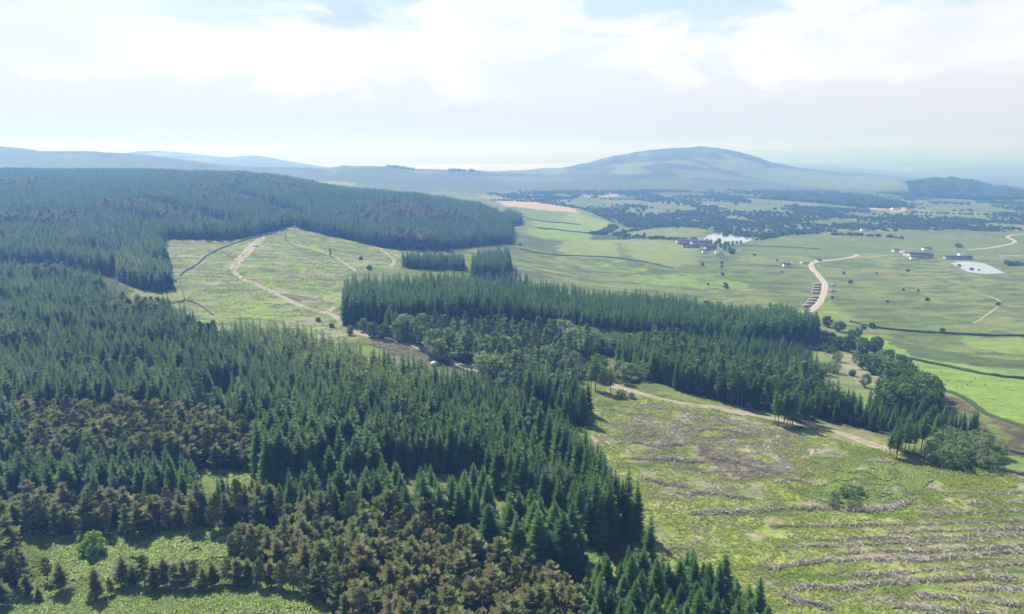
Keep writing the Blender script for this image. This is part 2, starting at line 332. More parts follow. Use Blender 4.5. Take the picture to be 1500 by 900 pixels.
# ------------------------------------------------------------------ materials
def new_mat(name):
    m = bpy.data.materials.new(name); m.use_nodes = True; nt = m.node_tree; nt.nodes.clear()
    o = nt.nodes.new('ShaderNodeOutputMaterial'); return m, nt, o
def simple(name, c1, c2=None, scale=3.0, rough=0.85, bump=0.0, metal=0.0, coord='Object', detail=5):
    m, nt, o = new_mat(name)
    b = N(nt, 'ShaderNodeBsdfPrincipled', i_Roughness=rough, i_Metallic=metal); b.inputs['Specular IOR Level'].default_value = 0.25
    tcn = N(nt, 'ShaderNodeTexCoord'); n = N(nt, 'ShaderNodeTexNoise', i_Scale=scale, i_Detail=float(detail), i_Roughness=0.6); nt.links.new(tcn.outputs[coord], n.inputs['Vector'])
    col = ramp(nt, n.outputs[0], [(0.3, c1), (0.7, c2 or c1)]); nt.links.new(col, b.inputs['Base Color'])
    if bump:
        bp = N(nt, 'ShaderNodeBump', i_Strength=bump, i_Distance=0.2); nt.links.new(n.outputs[0], bp.inputs['Height']); nt.links.new(bp.outputs[0], b.inputs['Normal'])
    nt.links.new(b.outputs[0], o.inputs[0]); return m
def leafmat(name, stops, trans=0.25, scale=0.6, tcol=1.5, tips=True):
    """leaf colour varies from tree to tree (Object Info random) and clump to clump"""
    m, nt, o = new_mat(name)
    oi = N(nt, 'ShaderNodeObjectInfo'); geo = N(nt, 'ShaderNodeNewGeometry'); tcn = N(nt, 'ShaderNodeTexCoord')
    n = N(nt, 'ShaderNodeTexNoise', i_Scale=scale, i_Detail=2.0); nt.links.new(tcn.outputs['Object'], n.inputs['Vector'])
    n3 = N(nt, 'ShaderNodeTexNoise', i_Scale=0.02, i_Detail=2.0); nt.links.new(geo.outputs['Position'], n3.inputs['Vector'])
    f = math_n(nt, 'ADD', math_n(nt, 'MULTIPLY', oi.outputs['Random'], 0.50), math_n(nt, 'ADD', math_n(nt, 'MULTIPLY', n.outputs[0], 0.55), math_n(nt, 'MULTIPLY', n3.outputs[0], 0.35)))
    f = math_n(nt, 'SUBTRACT', f, 0.2)
    col = ramp(nt, f, stops)
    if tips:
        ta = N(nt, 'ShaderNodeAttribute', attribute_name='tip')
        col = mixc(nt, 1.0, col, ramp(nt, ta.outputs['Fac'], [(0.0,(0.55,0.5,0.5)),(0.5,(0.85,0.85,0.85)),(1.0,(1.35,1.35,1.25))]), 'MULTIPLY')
    d = N(nt, 'ShaderNodeBsdfDiffuse'); nt.links.new(col, d.inputs[0])
    t = N(nt, 'ShaderNodeBsdfTranslucent'); nt.links.new(mixc(nt, 1.0, col, (tcol, tcol*1.05, tcol*0.6), 'MULTIPLY'), t.inputs[0])
    mx = N(nt, 'ShaderNodeMixShader'); mx.inputs[0].default_value = trans
    nt.links.new(d.outputs[0], mx.inputs[1]); nt.links.new(t.outputs[0], mx.inputs[2])
    g = N(nt, 'ShaderNodeBsdfGlossy', i_Roughness=0.5); g.inputs[0].default_value = (0.8,0.9,0.8,1)
    mx2 = N(nt, 'ShaderNodeMixShader'); mx2.inputs[0].default_value = 0.012
    nt.links.new(mx.outputs[0], mx2.inputs[1]); nt.links.new(g.outputs[0], mx2.inputs[2])
    nt.links.new(mx2.outputs[0], o.inputs[0]); return m

M = {}
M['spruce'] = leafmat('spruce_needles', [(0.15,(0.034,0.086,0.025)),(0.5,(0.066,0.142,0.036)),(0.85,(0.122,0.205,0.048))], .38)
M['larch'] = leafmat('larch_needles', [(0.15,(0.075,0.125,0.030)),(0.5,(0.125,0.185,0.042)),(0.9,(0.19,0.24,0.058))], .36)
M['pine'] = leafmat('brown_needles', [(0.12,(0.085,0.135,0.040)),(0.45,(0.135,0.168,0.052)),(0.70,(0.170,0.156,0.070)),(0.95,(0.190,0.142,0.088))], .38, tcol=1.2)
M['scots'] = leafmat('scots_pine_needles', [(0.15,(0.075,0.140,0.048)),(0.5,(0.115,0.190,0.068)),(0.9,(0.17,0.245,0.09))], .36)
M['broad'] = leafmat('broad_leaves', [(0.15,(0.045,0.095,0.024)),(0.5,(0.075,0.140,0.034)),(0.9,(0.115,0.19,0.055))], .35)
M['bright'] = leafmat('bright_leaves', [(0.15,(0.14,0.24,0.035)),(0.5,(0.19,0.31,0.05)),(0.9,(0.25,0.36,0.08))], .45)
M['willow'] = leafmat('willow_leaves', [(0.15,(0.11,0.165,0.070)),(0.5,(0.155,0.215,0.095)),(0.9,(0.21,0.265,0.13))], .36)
M['bracken'] = leafmat('bracken_fronds', [(0.15,(0.21,0.29,0.075)),(0.5,(0.28,0.37,0.10)),(0.9,(0.36,0.43,0.15))], .4, tips=False)
M['bark'] = simple('bark', (0.07,0.05,0.035), (0.14,0.105,0.08), 2.0, .95)
M['brash'] = simple('dead_brushwood', (0.28,0.24,0.205), (0.62,0.56,0.50), 0.8, .95)
M['gravel'] = simple('track_gravel', (0.25,0.205,0.165), (0.36,0.31,0.26), 0.5, .95, .3)
M['road'] = simple('pale_road', (0.30,0.27,0.22), (0.40,0.37,0.315), 0.3, .95)
M['stone'] = simple('wall_stone', (0.09,0.085,0.07), (0.19,0.18,0.15), 1.5, .95, .4)
M['hedge'] = leafmat('hedge_leaves', [(0.15,(0.030,0.052,0.018)),(0.9,(0.085,0.120,0.045))], .15, tips=False)
M['scrub'] = leafmat('scrub_leaves', [(0.15,(0.045,0.075,0.028)),(0.5,(0.075,0.115,0.042)),(0.9,(0.115,0.155,0.06))], .3)
M['slate'] = simple('slate_roof', (0.12,0.11,0.14), (0.20,0.17,0.21), 0.5, .6)
M['rust'] = simple('barn_roof', (0.20,0.15,0.15), (0.30,0.22,0.22), 0.5, .7)
M['white'] = simple('white_render', (0.74,0.73,0.70), (0.82,0.81,0.78), 0.6, .8)
M['grey_wall'] = simple('grey_wall', (0.30,0.28,0.27), (0.42,0.40,0.38), 0.6, .85)
M['glass'] = simple('dark_glass', (0.02,0.025,0.03), (0.04,0.045,0.05), 1, .15)
M['logs'] = simple('cut_logs', (0.22,0.16,0.13), (0.42,0.33,0.28), 2.0, .9)
M['log_end'] = simple('log_ends', (0.50,0.38,0.25), (0.62,0.50,0.34), 3.0, .9)
M['tyre'] = simple('tyre_rubber', (0.02,0.02,0.02), (0.03,0.03,0.03), 3, .9)
M['wool'] = simple('sheep_wool', (0.62,0.60,0.54), (0.74,0.72,0.66), 9, .95)
M['dark_skin'] = simple('sheep_face', (0.05,0.045,0.04), (0.08,0.07,0.06), 9, .9)
M['glint_paint'] = simple('sea_glint_paint', (0.36,0.38,0.40), (0.46,0.48,0.50), 0.002, .9)  # pale matte colour carrying the bright glint on the sea
m, nt, o = new_mat('water')
b = N(nt, 'ShaderNodeBsdfPrincipled', i_Roughness=0.12); b.inputs['Base Color'].default_value = (0.10,0.17,0.22,1); b.inputs['Specular IOR Level'].default_value = 0.6
geo = N(nt, 'ShaderNodeNewGeometry'); n = N(nt, 'ShaderNodeTexNoise', i_Scale=0.02, i_Detail=6.0); nt.links.new(geo.outputs['Position'], n.inputs['Vector'])
bp = N(nt, 'ShaderNodeBump', i_Strength=0.25, i_Distance=2.0); nt.links.new(n.outputs[0], bp.inputs['Height']); nt.links.new(bp.outputs[0], b.inputs['Normal']); nt.links.new(b.outputs[0], o.inputs[0]); M['water'] = m
m, nt, o = new_mat('pond_water')
b = N(nt, 'ShaderNodeBsdfPrincipled', i_Roughness=0.03); b.inputs['Base Color'].default_value = (0.20,0.26,0.31,1); b.inputs['Specular IOR Level'].default_value = 0.8; b.inputs['IOR'].default_value = 1.6
nt.links.new(b.outputs[0], o.inputs[0]); M['pond'] = m
# ground: vertex albedo broken up by grass, tussock and soil detail
m, nt, o = new_mat('ground_cover')
at = N(nt, 'ShaderNodeAttribute', attribute_name='cover'); geo = N(nt, 'ShaderNodeNewGeometry')
b = N(nt, 'ShaderNodeBsdfPrincipled', i_Roughness=0.95); b.inputs['Specular IOR Level'].default_value = 0.1
n1 = N(nt, 'ShaderNodeTexNoise', i_Scale=0.55, i_Detail=7.0, i_Roughness=0.7); n2 = N(nt, 'ShaderNodeTexNoise', i_Scale=0.045, i_Detail=6.0, i_Roughness=0.65)
mp = N(nt, 'ShaderNodeMapping'); mp.inputs['Scale'].default_value = (1, 2.2, 1); mp.inputs['Rotation'].default_value = (0, 0, 0.25); nt.links.new(geo.outputs['Position'], mp.inputs[0])
nt.links.new(mp.outputs[0], n1.inputs['Vector']); nt.links.new(mp.outputs[0], n2.inputs['Vector'])
v1 = ramp(nt, n1.outputs[0], [(0.28,(0.42,0.44,0.45)),(0.5,(1.0,1.0,1.0)),(0.72,(1.5,1.42,1.4))]); v2 = ramp(nt, n2.outputs[0], [(0.3,(0.68,0.72,0.72)),(0.5,(1,1,1)),(0.7,(1.25,1.2,1.15))])
cc = mixc(nt, 1.0, mixc(nt, 1.0, at.outputs['Color'], v1, 'MULTIPLY'), v2, 'MULTIPLY'); nt.links.new(cc, b.inputs['Base Color'])
bp = N(nt, 'ShaderNodeBump', i_Strength=0.7, i_Distance=0.5); nt.links.new(n1.outputs[0], bp.inputs['Height']); nt.links.new(bp.outputs[0], b.inputs['Normal'])
nt.links.new(b.outputs[0], o.inputs[0]); M['ground'] = m

# ------------------------------------------------------------------ tree shapes
def tube(p0, p1, r0, r1, n=6):
    p0 = np.array(p0, float); p1 = np.array(p1, float); d = p1-p0; d /= np.linalg.norm(d)+1e-9
    u = np.cross(d, (0,0,1) if abs(d[2]) < .9 else (1,0,0)); u /= np.linalg.norm(u); v = np.cross(d, u)
    t = np.arange(n)*2*math.pi/n; ring = np.cos(t)[:,None]*u + np.sin(t)[:,None]*v
    V = np.concatenate([p0+ring*r0, p1+ring*r1]); i = np.arange(n); j = (i+1) % n
    return V, np.stack([i, j, j+n, i+n], 1)
def merge(parts):
    V = []; Fq = []; o = 0
    for v, f in parts: V.append(v); Fq.append(f+o); o += len(v)
    return np.concatenate(V), np.concatenate(Fq)
def spruce_crown(h, Rr, r, whorls=24, base=0.07, droop=0.25, dens=8, shape=0.8, ragged=0.2):
    """tiers of flat, slightly drooping branches with side sprays; tip = 1 at the fresh outer growth"""
    V = []; T = []; tip = []
    for w in range(whorls):
        t = w/(whorls-1); z = h*(base + (0.985-base)*t**0.92)
        rad = Rr*(1-t)**shape*r.uniform(1-ragged,1+ragged*.6) + 0.16
        if t < 0.12: rad *= 0.75+2*t
        nb = max(4, int(dens*(1-0.40*t)))
        off = r.uniform(0, 6.28)
        for k in range(nb):
            an = off + k*6.283/nb + r.uniform(-.3,.3); L_ = rad*r.uniform(1-ragged*1.6,1+ragged)
            zz = z + r.uniform(-.3,.3)*h/20; up = L_*(0.12+0.45*t); dr = -L_*droop*(1-t)
            d = np.array([math.cos(an), math.sin(an), 0]); s = np.array([-d[1], d[0], 0])
            wd = L_*0.34 + 0.14
            sp = [np.array([0,0,zz]), d*L_*0.55+np.array([0,0,zz+up*0.2+dr*0.7]), d*L_+np.array([0,0,zz+dr*0.6+up*0.8])]
            def pt(f): return sp[0]*(1-f)**2 + sp[1]*2*f*(1-f) + sp[2]*f*f
            for q in range(4):
                f0 = q/4; c = pt(min(f0+.3, 1)); a = pt(f0)
                wq = wd*(0.35+1.0*math.sin(math.pi*min(1, f0*.8+.32)))*r.uniform(.7,1.2)
                for sg in (-1,1):
                    tp = pt(min(1, f0+.30))+s*sg*wq + np.array([0,0,-wq*r.uniform(-.1,.35)])
                    V += [a, c, tp]; T.append((len(V)-3, len(V)-2, len(V)-1) if sg > 0 else (len(V)-2, len(V)-3, len(V)-1))
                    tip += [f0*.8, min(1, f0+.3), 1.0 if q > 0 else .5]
    for e in ((.14,0),(0,.14)):
        V += [np.array([-e[0],-e[1],h*.94]), np.array([e[0],e[1],h*.94]), np.array([0,0,h*1.01])]; T.append((len(V)-3, len(V)-2, len(V)-1)); tip += [1,1,1]
    return np.array(V), np.array(T), np.array(tip)
def leaf_cloud(centres, radii, per, size, r, flat=0.7):
    """ragged leaf-sized faces spread over clumps"""
    Vs = []; n = 0
    c = np.repeat(centres, per, 0); rr = np.repeat(radii, per)
    d = r.normal(size=c.shape); d /= np.linalg.norm(d, axis=1)[:,None]
    rad = rr*r.uniform(.45,1.05,len(c))
    p = c + d*rad[:,None]*np.array([1,1,flat])
    nrm = d + r.normal(size=d.shape)*0.55 + np.array([0,0,.35]); nrm /= np.linalg.norm(nrm, axis=1)[:,None]
    u = np.cross(nrm, r.normal(size=d.shape)); u /= np.linalg.norm(u, axis=1)[:,None]; v = np.cross(nrm, u)
    s = size*r.uniform(.6,1.4,len(c))[:,None]
    V = np.stack([p-u*s*.5-v*s*.35, p+u*s*.6-v*s*.3, p+u*s*.35+v*s*.6, p-u*s*.55+v*s*.4], 1).reshape(-1,3)
    return V, np.arange(len(V)).reshape(-1,4)
def limb_tree(h, rt, tips, r, lean=0.0):
    parts = [tube((0,0,-0.3), (lean*h*.5,0,h*.55), rt, rt*.62, 7), tube((lean*h*.5,0,h*.55), (lean*h*.8,0,h*.93), rt*.62, rt*.15, 6)]
    for t in tips:
        z0 = max(h*.22, min(t[2]-h*.12, h*.8)); parts.append(tube((lean*z0,0,z0), t, rt*.32, rt*.07, 4))
    return merge(parts)
def pine_shape(h, r, cover=0.62, Rr=2.6, top='round', per=26, leaf=.62, n=26):
    cs = []; rs = []
    for k in range(n):
        t = (k+.5)/n; z = h*(1-cover) + h*cover*t
        rad = Rr*(math.sin(math.pi*(0.18+0.80*t))**.8 if top == 'round' else (1-t)**.65+.12)
        an = k*2.4+r.uniform(-.5,.5); q = rad*r.uniform(.35,.95)
        cs.append((math.cos(an)*q, math.sin(an)*q, z*r.uniform(.97,1.02))); rs.append(r.uniform(.75,1.25)*(0.55+0.35*Rr/2.6)*(1.1-.35*t))
    cs.append((0,0,h*.97)); rs.append(.7)
    cs = np.array(cs); rs = np.array(rs)
    crown = leaf_cloud(cs, rs, per, leaf, r, .62)
    trunk = limb_tree(h, .16+h*.006, cs[::4], r)
    return crown, trunk
def broad_shape(h, Rr, r, n=30, per=60, leaf=.42, low=.18, flat=.8):
    cs = []; rs = []
    for k in range(n):
        z = r.uniform(-1,1); an = k*2.399; q = math.sqrt(max(0,1-z*z))*r.uniform(.55,1.0)
        cz = h*(low+(1-low)*(.5+.42*z)); cs.append((math.cos(an)*q*Rr*.78, math.sin(an)*q*Rr*.78, cz)); rs.append(Rr*r.uniform(.24,.40))
    cs = np.array(cs); rs = np.array(rs)
    return leaf_cloud(cs, rs, per, leaf, r, flat), limb_tree(h*.85, .12+h*.018, cs[::4]*np.array([.8,.8,.9]), r)

KINDS = {}
def make_proto(kind, name, crown, trunk, mat):
    c = mesh_from(name+'_crown', crown[0], crown[1], [mat])
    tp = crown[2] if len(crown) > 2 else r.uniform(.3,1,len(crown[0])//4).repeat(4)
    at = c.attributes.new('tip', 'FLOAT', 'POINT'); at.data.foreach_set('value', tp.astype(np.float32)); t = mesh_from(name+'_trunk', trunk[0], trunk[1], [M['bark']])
    KINDS.setdefault(kind, []).append((c, t, crown[0][:,2].max()))
r = np.random.default_rng(3)
for k in range(6):
    cr = spruce_crown(20, 3.1+.3*(k % 3), r, 21+k % 3, .05, .14+.05*k, 10, .66+.06*(k % 4), .12+.02*k); tr = tube((0,0,-.4), (0,0,18.5), .26, .04, 6)
    make_proto('spruce', 'spruce', cr, tr, M['spruce'])
    if k < 3: make_proto('larch', 'larch', spruce_crown(20, 3.2, r, 15, .10, .1, 8, .6, .35), tr, M['larch'])
for k in range(3):                                                           # edge trees, bare of branches low down
    cr = spruce_crown(20, 2.7+.2*k, r, 13, .36, .15, 8, .5, .3); make_proto('tall_spruce', 'tall_spruce', cr, tube((0,0,-.4), (0,0,18.5), .26, .05, 6), M['spruce'])
for k in range(6):
    if k % 3 == 0: c, t = pine_shape(12, r, .70, 2.2, 'round', 60, .34, 32)
    else: c, t = spruce_crown(12, 2.35+.25*(k % 3), r, 15+k % 3, .20, -.12, 10, .46+.08*(k % 2), .42), tube((0,0,-.4), (.15,0,11.3), .2, .04, 6)
    make_proto('pine', 'pine', c, t, M['pine'])
for k in range(5):
    if k % 2 == 0: c, t = pine_shape(16, r, .60, 2.3+.15*k, 'cone', 54, .44, 30)
    else: c, t = spruce_crown(16, 2.6, r, 11, .30, -.05, 7, .5, .38), tube((0,0,-.4), (0,0,15), .22, .05, 6)
    make_proto('scots', 'scots_pine', c, t, M['scots'])
for k in range(4):
    c, t = broad_shape(10, 4.6+.4*k, r, 34, 60, .50, .06); make_proto('broad', 'broadleaf', c, t, M['broad'])
for k in range(2):
    c, t = broad_shape(7, 4.2, r, 34, 80, .40, .02); make_proto('bright', 'round_bush', c, t, M['bright'])
for k in range(4):
    c, t = broad_shape(8, 3.6+.4*k, r, 24, 42, .42, .05, .9); make_proto('willow', 'willow', c, t, M['willow'])
for k in range(3):
    c, t = broad_shape(4, 2.6, r, 16, 34, .5, .0, .85); make_proto('bush', 'bush', c, t, M['scrub'])

# ------------------------------------------------------------------ stands of trees (outlines follow the feet of the trees)
def scatter_poly(poly, spacing, jit=.38, rows=None):
    x0, y0 = poly.min(0); x1, y1 = poly.max(0)
    an = rows if rows is not None else 0.35
    cx, cy = (x0+x1)/2, (y0+y1)/2; Rd = math.hypot(x1-x0, y1-y0)/2+spacing
    g = np.arange(-Rd, Rd, spacing); gx, gy = np.meshgrid(g, g); gx = gx.ravel(); gy = gy.ravel()
    gx = gx + rng.uniform(-jit, jit, gx.shape)*spacing; gy = gy + rng.uniform(-jit, jit, gy.shape)*spacing
    x = cx + gx*math.cos(an)-gy*math.sin(an); y = cy + gx*math.sin(an)+gy*math.cos(an)
    k = in_poly(x, y, poly); return x[k], y[k]
TREES = {k: [] for k in KINDS}
EXTRA = []; STANDS = []          # (label, group)
def near_line(x, y, px, width):
    p = PP(px); m = np.zeros(x.shape, bool)
    for (x1,y1),(x2,y2) in zip(p[:-1], p[1:]):
        dx, dy = x2-x1, y2-y1; t = np.clip(((x-x1)*dx+(y-y1)*dy)/(dx*dx+dy*dy), 0, 1)
        m |= np.hypot(x-x1-t*dx, y-y1-t*dy) < width/2
    return m
def stand(kind, pts, spacing, h, label, group, hv=.12, wide=1.0, keep=1.0, rows=None, gaps=None, cutouts=(), rides=(), mixin=None, patch=None, jit=.38, floor=True):
    poly = PP(pts)
    x, y = scatter_poly(poly, spacing, jit, rows)
    k = np.ones(len(x), bool)
    if keep < 1: k &= rng.uniform(size=len(x)) < keep
    for c in cutouts: k &= ~in_poly(x, y, PP(c))
    for w_, c in rides: k &= ~near_line(x, y, c, w_)
    if gaps: k &= fbm(x/gaps[0], y/gaps[0], 3, gaps[2]) > gaps[1]
    if patch: k &= (fbm(x/patch[0], y/patch[0], 3, patch[2]) > patch[1]) == patch[3]
    x = x[k]; y = y[k]
    hh = h*(1+rng.normal(0, hv, len(x)).clip(-2.2*hv, 2.2*hv))*(.84+.32*fbm(x/34, y/34, 3, 77))
    STANDS.append((label, group)); sid = len(STANDS)-1
    hh = hh*np.where(rng.uniform(size=len(x)) < .04, rng.uniform(.45,.75,len(x)), 1)
    ar = np.stack([x, y, hh, np.full(len(x), sid), np.full(len(x), wide)], 1)
    if mixin:                                            # patches and single trees of another kind inside the stand
        mk, sc_, lo, sd_, odd = mixin
        mm = (fbm(x/sc_, y/sc_, 3, sd_) > lo) | (rng.uniform(size=len(x)) < odd); b = ar[mm]; b[:,3] = sid; b[:,2] *= .93
        EXTRA.append((mk, b)); ar = ar[~mm]
    TREES[kind].append(ar)
    if floor:
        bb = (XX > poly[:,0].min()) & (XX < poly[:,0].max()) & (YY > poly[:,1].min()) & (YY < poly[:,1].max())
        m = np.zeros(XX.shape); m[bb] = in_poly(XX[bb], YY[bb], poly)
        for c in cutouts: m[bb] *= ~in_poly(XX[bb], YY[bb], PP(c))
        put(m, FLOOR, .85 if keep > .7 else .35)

GREENP = 'spruces of the dense plantations'
# far plateau plantation
FAR = [(-350,0,1050),(-150,342),(0,340),(60,337),(120,345),(240,360),(242,350),(330,353),(372,346),(408,337),(427,331),(431,322),(436,335),(475,344),(560,363),(640,369),(700,361),(750,358),(752,340),(735,322),(700,0,1480),(600,0,1500),(500,0,1600),(440,0,1800),(250,0,1950),(0,0,1950),(-350,0,1950)]
LARCH = [(338,498),(380,498),(470,518),(520,543),(575,566),(625,596),(600,612),(540,600),(480,580),(420,560),(365,532)]
# mid-left
RIDES = [[(-50,340),(120,352),(240,372),(240,366),(120,347),(-50,335)], [(0,400),(100,402),(200,423),(200,430),(90,410),(0,408)], [(0,452),(60,448),(60,455),(0,460)]]
stand('spruce', [p if len(p)==3 else p for p in FAR], 5.6, 19, 'distant blue-green spruce in the plantation covering the far ridge', 'spruces of the far ridge plantation', .10, rows=.2, gaps=(120,.20,91), mixin=('pine',110,.63,191,.01), rides=[(34,[(-80,316),(60,317),(190,323),(240,335)]),(32,[(180,293),(240,306),(290,318),(335,336)]),(34,[(350,292),(400,306),(432,322)]),(28,[(0,296),(100,291),(200,288),(300,284)]),(32,[(470,297),(560,306),(640,314),(735,322)]),(22,[(470,322),(600,334),(700,338)]),(30,[(60,277),(200,272),(330,270),(420,268)])])
stand('spruce', [(-150,345),(0,343),(120,350),(240,366),(252,400),(252,425),(225,428),(195,420),(160,405),(90,392),(0,385),(-120,385)], 4.2, 18, 'blue-green spruce in the block behind the felled corner', GREENP, .12, gaps=(60,.27,92), mixin=('larch',45,.60,192,.02), rides=[(19,[(0,366),(100,371),(200,388),(252,400)])], cutouts=[[(-10,318),(48,330),(50,345),(-10,345)]])
stand('spruce', [(-150,406),(0,408),(90,415),(150,429),(192,454),(290,495),(300,525),(180,478),(0,455),(-150,450)], 4.0, 17, 'green spruce in the stand below the walled clearing', GREENP, .12, gaps=(50,.27,93), mixin=('pine',40,.60,193,.03), rides=[(15,[(0,430),(80,428),(170,445),(240,470)])])
stand('spruce', [(-150,460),(0,462),(180,486),(290,505),(338,514),(420,522),(480,540),(520,560),(545,600),(560,640),(520,655),(370,640),(150,612),(0,606),(-120,604)], 3.6, 16.5, 'green spruce in the broad plantation left of the gravel track', GREENP, .10, gaps=(42,.26,94), cutouts=[LARCH], mixin=('scots',30,.70,194,.03), rides=[(12,[(0,500),(90,498),(200,520),(260,530)]),(11,[(400,528),(440,560),(500,588),(560,602)]),(9,[(150,560),(260,565),(380,590)])])
stand('larch', LARCH, 3.8, 15.5, 'yellow-green larch along the plantation edge by the felled slope', 'yellow-green larches at the plantation edge', .12)
stand('spruce', [(500,545),(560,553),(620,578),(690,592),(740,603),(790,642),(850,688),(900,742),(950,802),(985,845),(960,862),(905,845),(860,800),(790,765),(720,720),(690,697),(600,692),(535,690),(545,640)], 3.5, 17.5, 'dark green spruce in the plantation beside the right-hand felled slope', GREENP, .10, gaps=(38,.24,95), cutouts=[LARCH], mixin=('scots',30,.72,195,.03), rides=[(9,[(760,640),(800,690),(860,760)])])
# belts further forward
stand('pine', [(-60,628),(50,622),(200,622),(370,645),(385,690),(300,688),(150,690),(40,695),(-60,690)], 3.9, 12, 'reddish-brown conifer in the upper brown belt', 'brown conifers of the upper belt', .14)
stand('spruce', [(-60,632),(25,635),(40,690),(0,700),(-60,700)], 4.6, 17, 'green spruce at the left end of the upper brown belt', GREENP, .1, 1.3)
stand('spruce', [(372,690),(400,665),(540,668),(560,700),(555,725),(500,722),(400,718)], 5.0, 21, 'tall dark spruce in the clump above the small scrubby clearing', GREENP, .07, 1.35)
stand('spruce', [(-60,715),(60,712),(200,712),(290,715),(300,745),(200,748),(60,750),(-60,752)], 4.0, 15, 'light green spruce in the belt between the two brown belts', GREENP, .1, 1.15)
stand('pine', [(-60,757),(60,754),(200,752),(300,750),(430,752),(440,775),(300,782),(150,788),(60,790),(-60,790)], 3.9, 10.5, 'brown conifer in the belt above the bracken glade', 'brown conifers above the bracken glade', .14)
stand('spruce', [(290,722),(420,728),(440,755),(300,755)], 4.6, 10, 'young green spruce under the small clearing', GREENP, keep=.7)
stand('spruce', [(425,745),(560,735),(690,738),(725,760),(700,790),(560,775),(430,775)], 4.4, 16.5, 'green spruce in the belt behind the brown foreground block', GREENP, .1, 1.2)
stand('pine', [(440,775),(600,772),(660,790),(640,800),(520,792),(440,790)], 4.2, 13, 'brown conifer on the far side of the foreground block', 'brown conifers of the foreground block')
stand('spruce', [(718,795),(790,800),(862,838),(862,858),(800,850),(740,835),(712,815)], 5.6, 19, 'dark bushy spruce in the clump beside the brown block', GREENP, .06, 1.6)
stand('pine', [(340,812),(440,795),(520,795),(640,803),(700,818),(760,845),(830,870),(868,905),(870,1010),(520,1010),(500,910),(440,850),(345,838)], 3.4, 10.5, 'small brown conifer in the dense foreground block', 'brown conifers of the foreground block', .14)
stand('pine', [(-60,815),(20,812),(40,862),(0,875),(-60,880)], 4.2, 11.5, 'brown-green conifer at the left edge of the bracken glade', 'pines around the bracken glade')
stand('larch', [(905,842),(960,855),(990,872),(960,885),(915,875)], 4.4, 13, 'yellow-green conifer lit by the sun at the plantation corner', 'sunlit conifers at the plantation corner')
stand('spruce', [(862,900),(885,868),(950,872),(1030,884),(1105,905),(1150,1010),(860,1010)], 3.9, 12.5, 'fresh green spruce in the bottom corner stand', 'fresh green spruces of the bottom corner stand', .14, 1.35)
# mid block and those right of it
stand('spruce', [(503,462),(515,442),(640,440),(760,448),(860,460),(1000,474),(1000,500),(900,505),(830,492),(700,482),(620,482),(503,478)], 4.3, 22.5, 'dark tall spruce in the block beyond the track junction', GREENP, .07)
stand('tall_spruce', [(1000,474),(1060,480),(1150,485),(1195,492),(1197,505),(1150,508),(1080,515),(1000,505)], 5.2, 21, 'tall bare-stemmed conifer at the right end of the middle block', 'bare-stemmed conifers of the middle block', .08)
stand('scots', [(560,492),(620,492),(700,492),(830,500),(880,515),(870,532),(826,545),(835,560),(850,598),(800,605),(745,580),(700,556),(640,530),(600,505)], 5.0, 14.5, 'grey-green pine in the open wood beside the gravel track', 'grey-green pines of the open wood', .12, keep=.8, gaps=(30,.30,96), mixin=('willow',40,.66,196,.03), rides=[(9,[(720,500),(780,520),(850,545)])])
stand('spruce', [(770,585),(830,590),(862,608),(862,625),(815,622),(780,605)], 4.4, 19, 'dark spruce in the knot at the forest corner by the felled slope', GREENP)
stand('scots', [(890,515),(1000,512),(1100,518),(1180,530),(1200,560),(1200,600),(1130,600),(1060,590),(1000,575),(960,560),(915,546)], 4.5, 15, 'grey-green conifer in the wood above the lower track', 'conifers of the wood above the lower track', .10, mixin=('spruce',35,.46,197,.2))
stand('tall_spruce', [(945,557),(1000,574),(1060,590),(1130,604),(1200,612),(1270,630),(1275,622),(1200,600),(1060,578),(955,548)], 4.8, 16, 'dark bare-stemmed conifer on the edge of the wood above the lower track', 'bare-stemmed conifers above the lower track', .08)
stand('spruce', [(1200,600),(1270,600),(1330,610),(1400,622),(1435,630),(1425,642),(1350,640),(1275,632),(1200,612)], 4.4, 9.5, 'green conifer in the low belt under the bright pasture', GREENP)
stand('broad', [(1285,595),(1300,570),(1345,570),(1368,590),(1372,612),(1330,606),(1290,606)], 7.0, 13.5, 'dark rounded tree in the dense grove by the bright pasture', 'trees of the dark grove', .1)
stand('tall_spruce', [(1128,622),(1150,612),(1195,615),(1198,626),(1165,632)], 4.2, 16, 'bare-stemmed conifer in the clump straddling the lower track', 'conifers of the trackside clump')
stand('tall_spruce', [(1298,668),(1310,655),(1350,660),(1352,674),(1322,678)], 4.0, 15, 'bare-stemmed conifer in the clump at the end of the lower track', 'conifers of the clump at the track end')
stand('willow', [(1362,660),(1380,645),(1440,655),(1475,675),(1460,690),(1400,690),(1360,682)], 4.0, 6.6, 'grey-green willow in the thicket at the end of the lower track', 'willows of the thicket', .16)
stand('willow', [(820,500),(880,494),(960,500),(950,515),(880,522),(830,515)], 5.0, 9, 'pale grey-green birch in the glade between the conifer blocks', 'pale birches between the blocks', .12)
stand('willow', [(770,530),(860,540),(940,556),(940,565),(870,560),(780,560)], 9.0, 9, 'pale birch by the gravel patch in the open wood', 'pale birches of the open wood', .14)
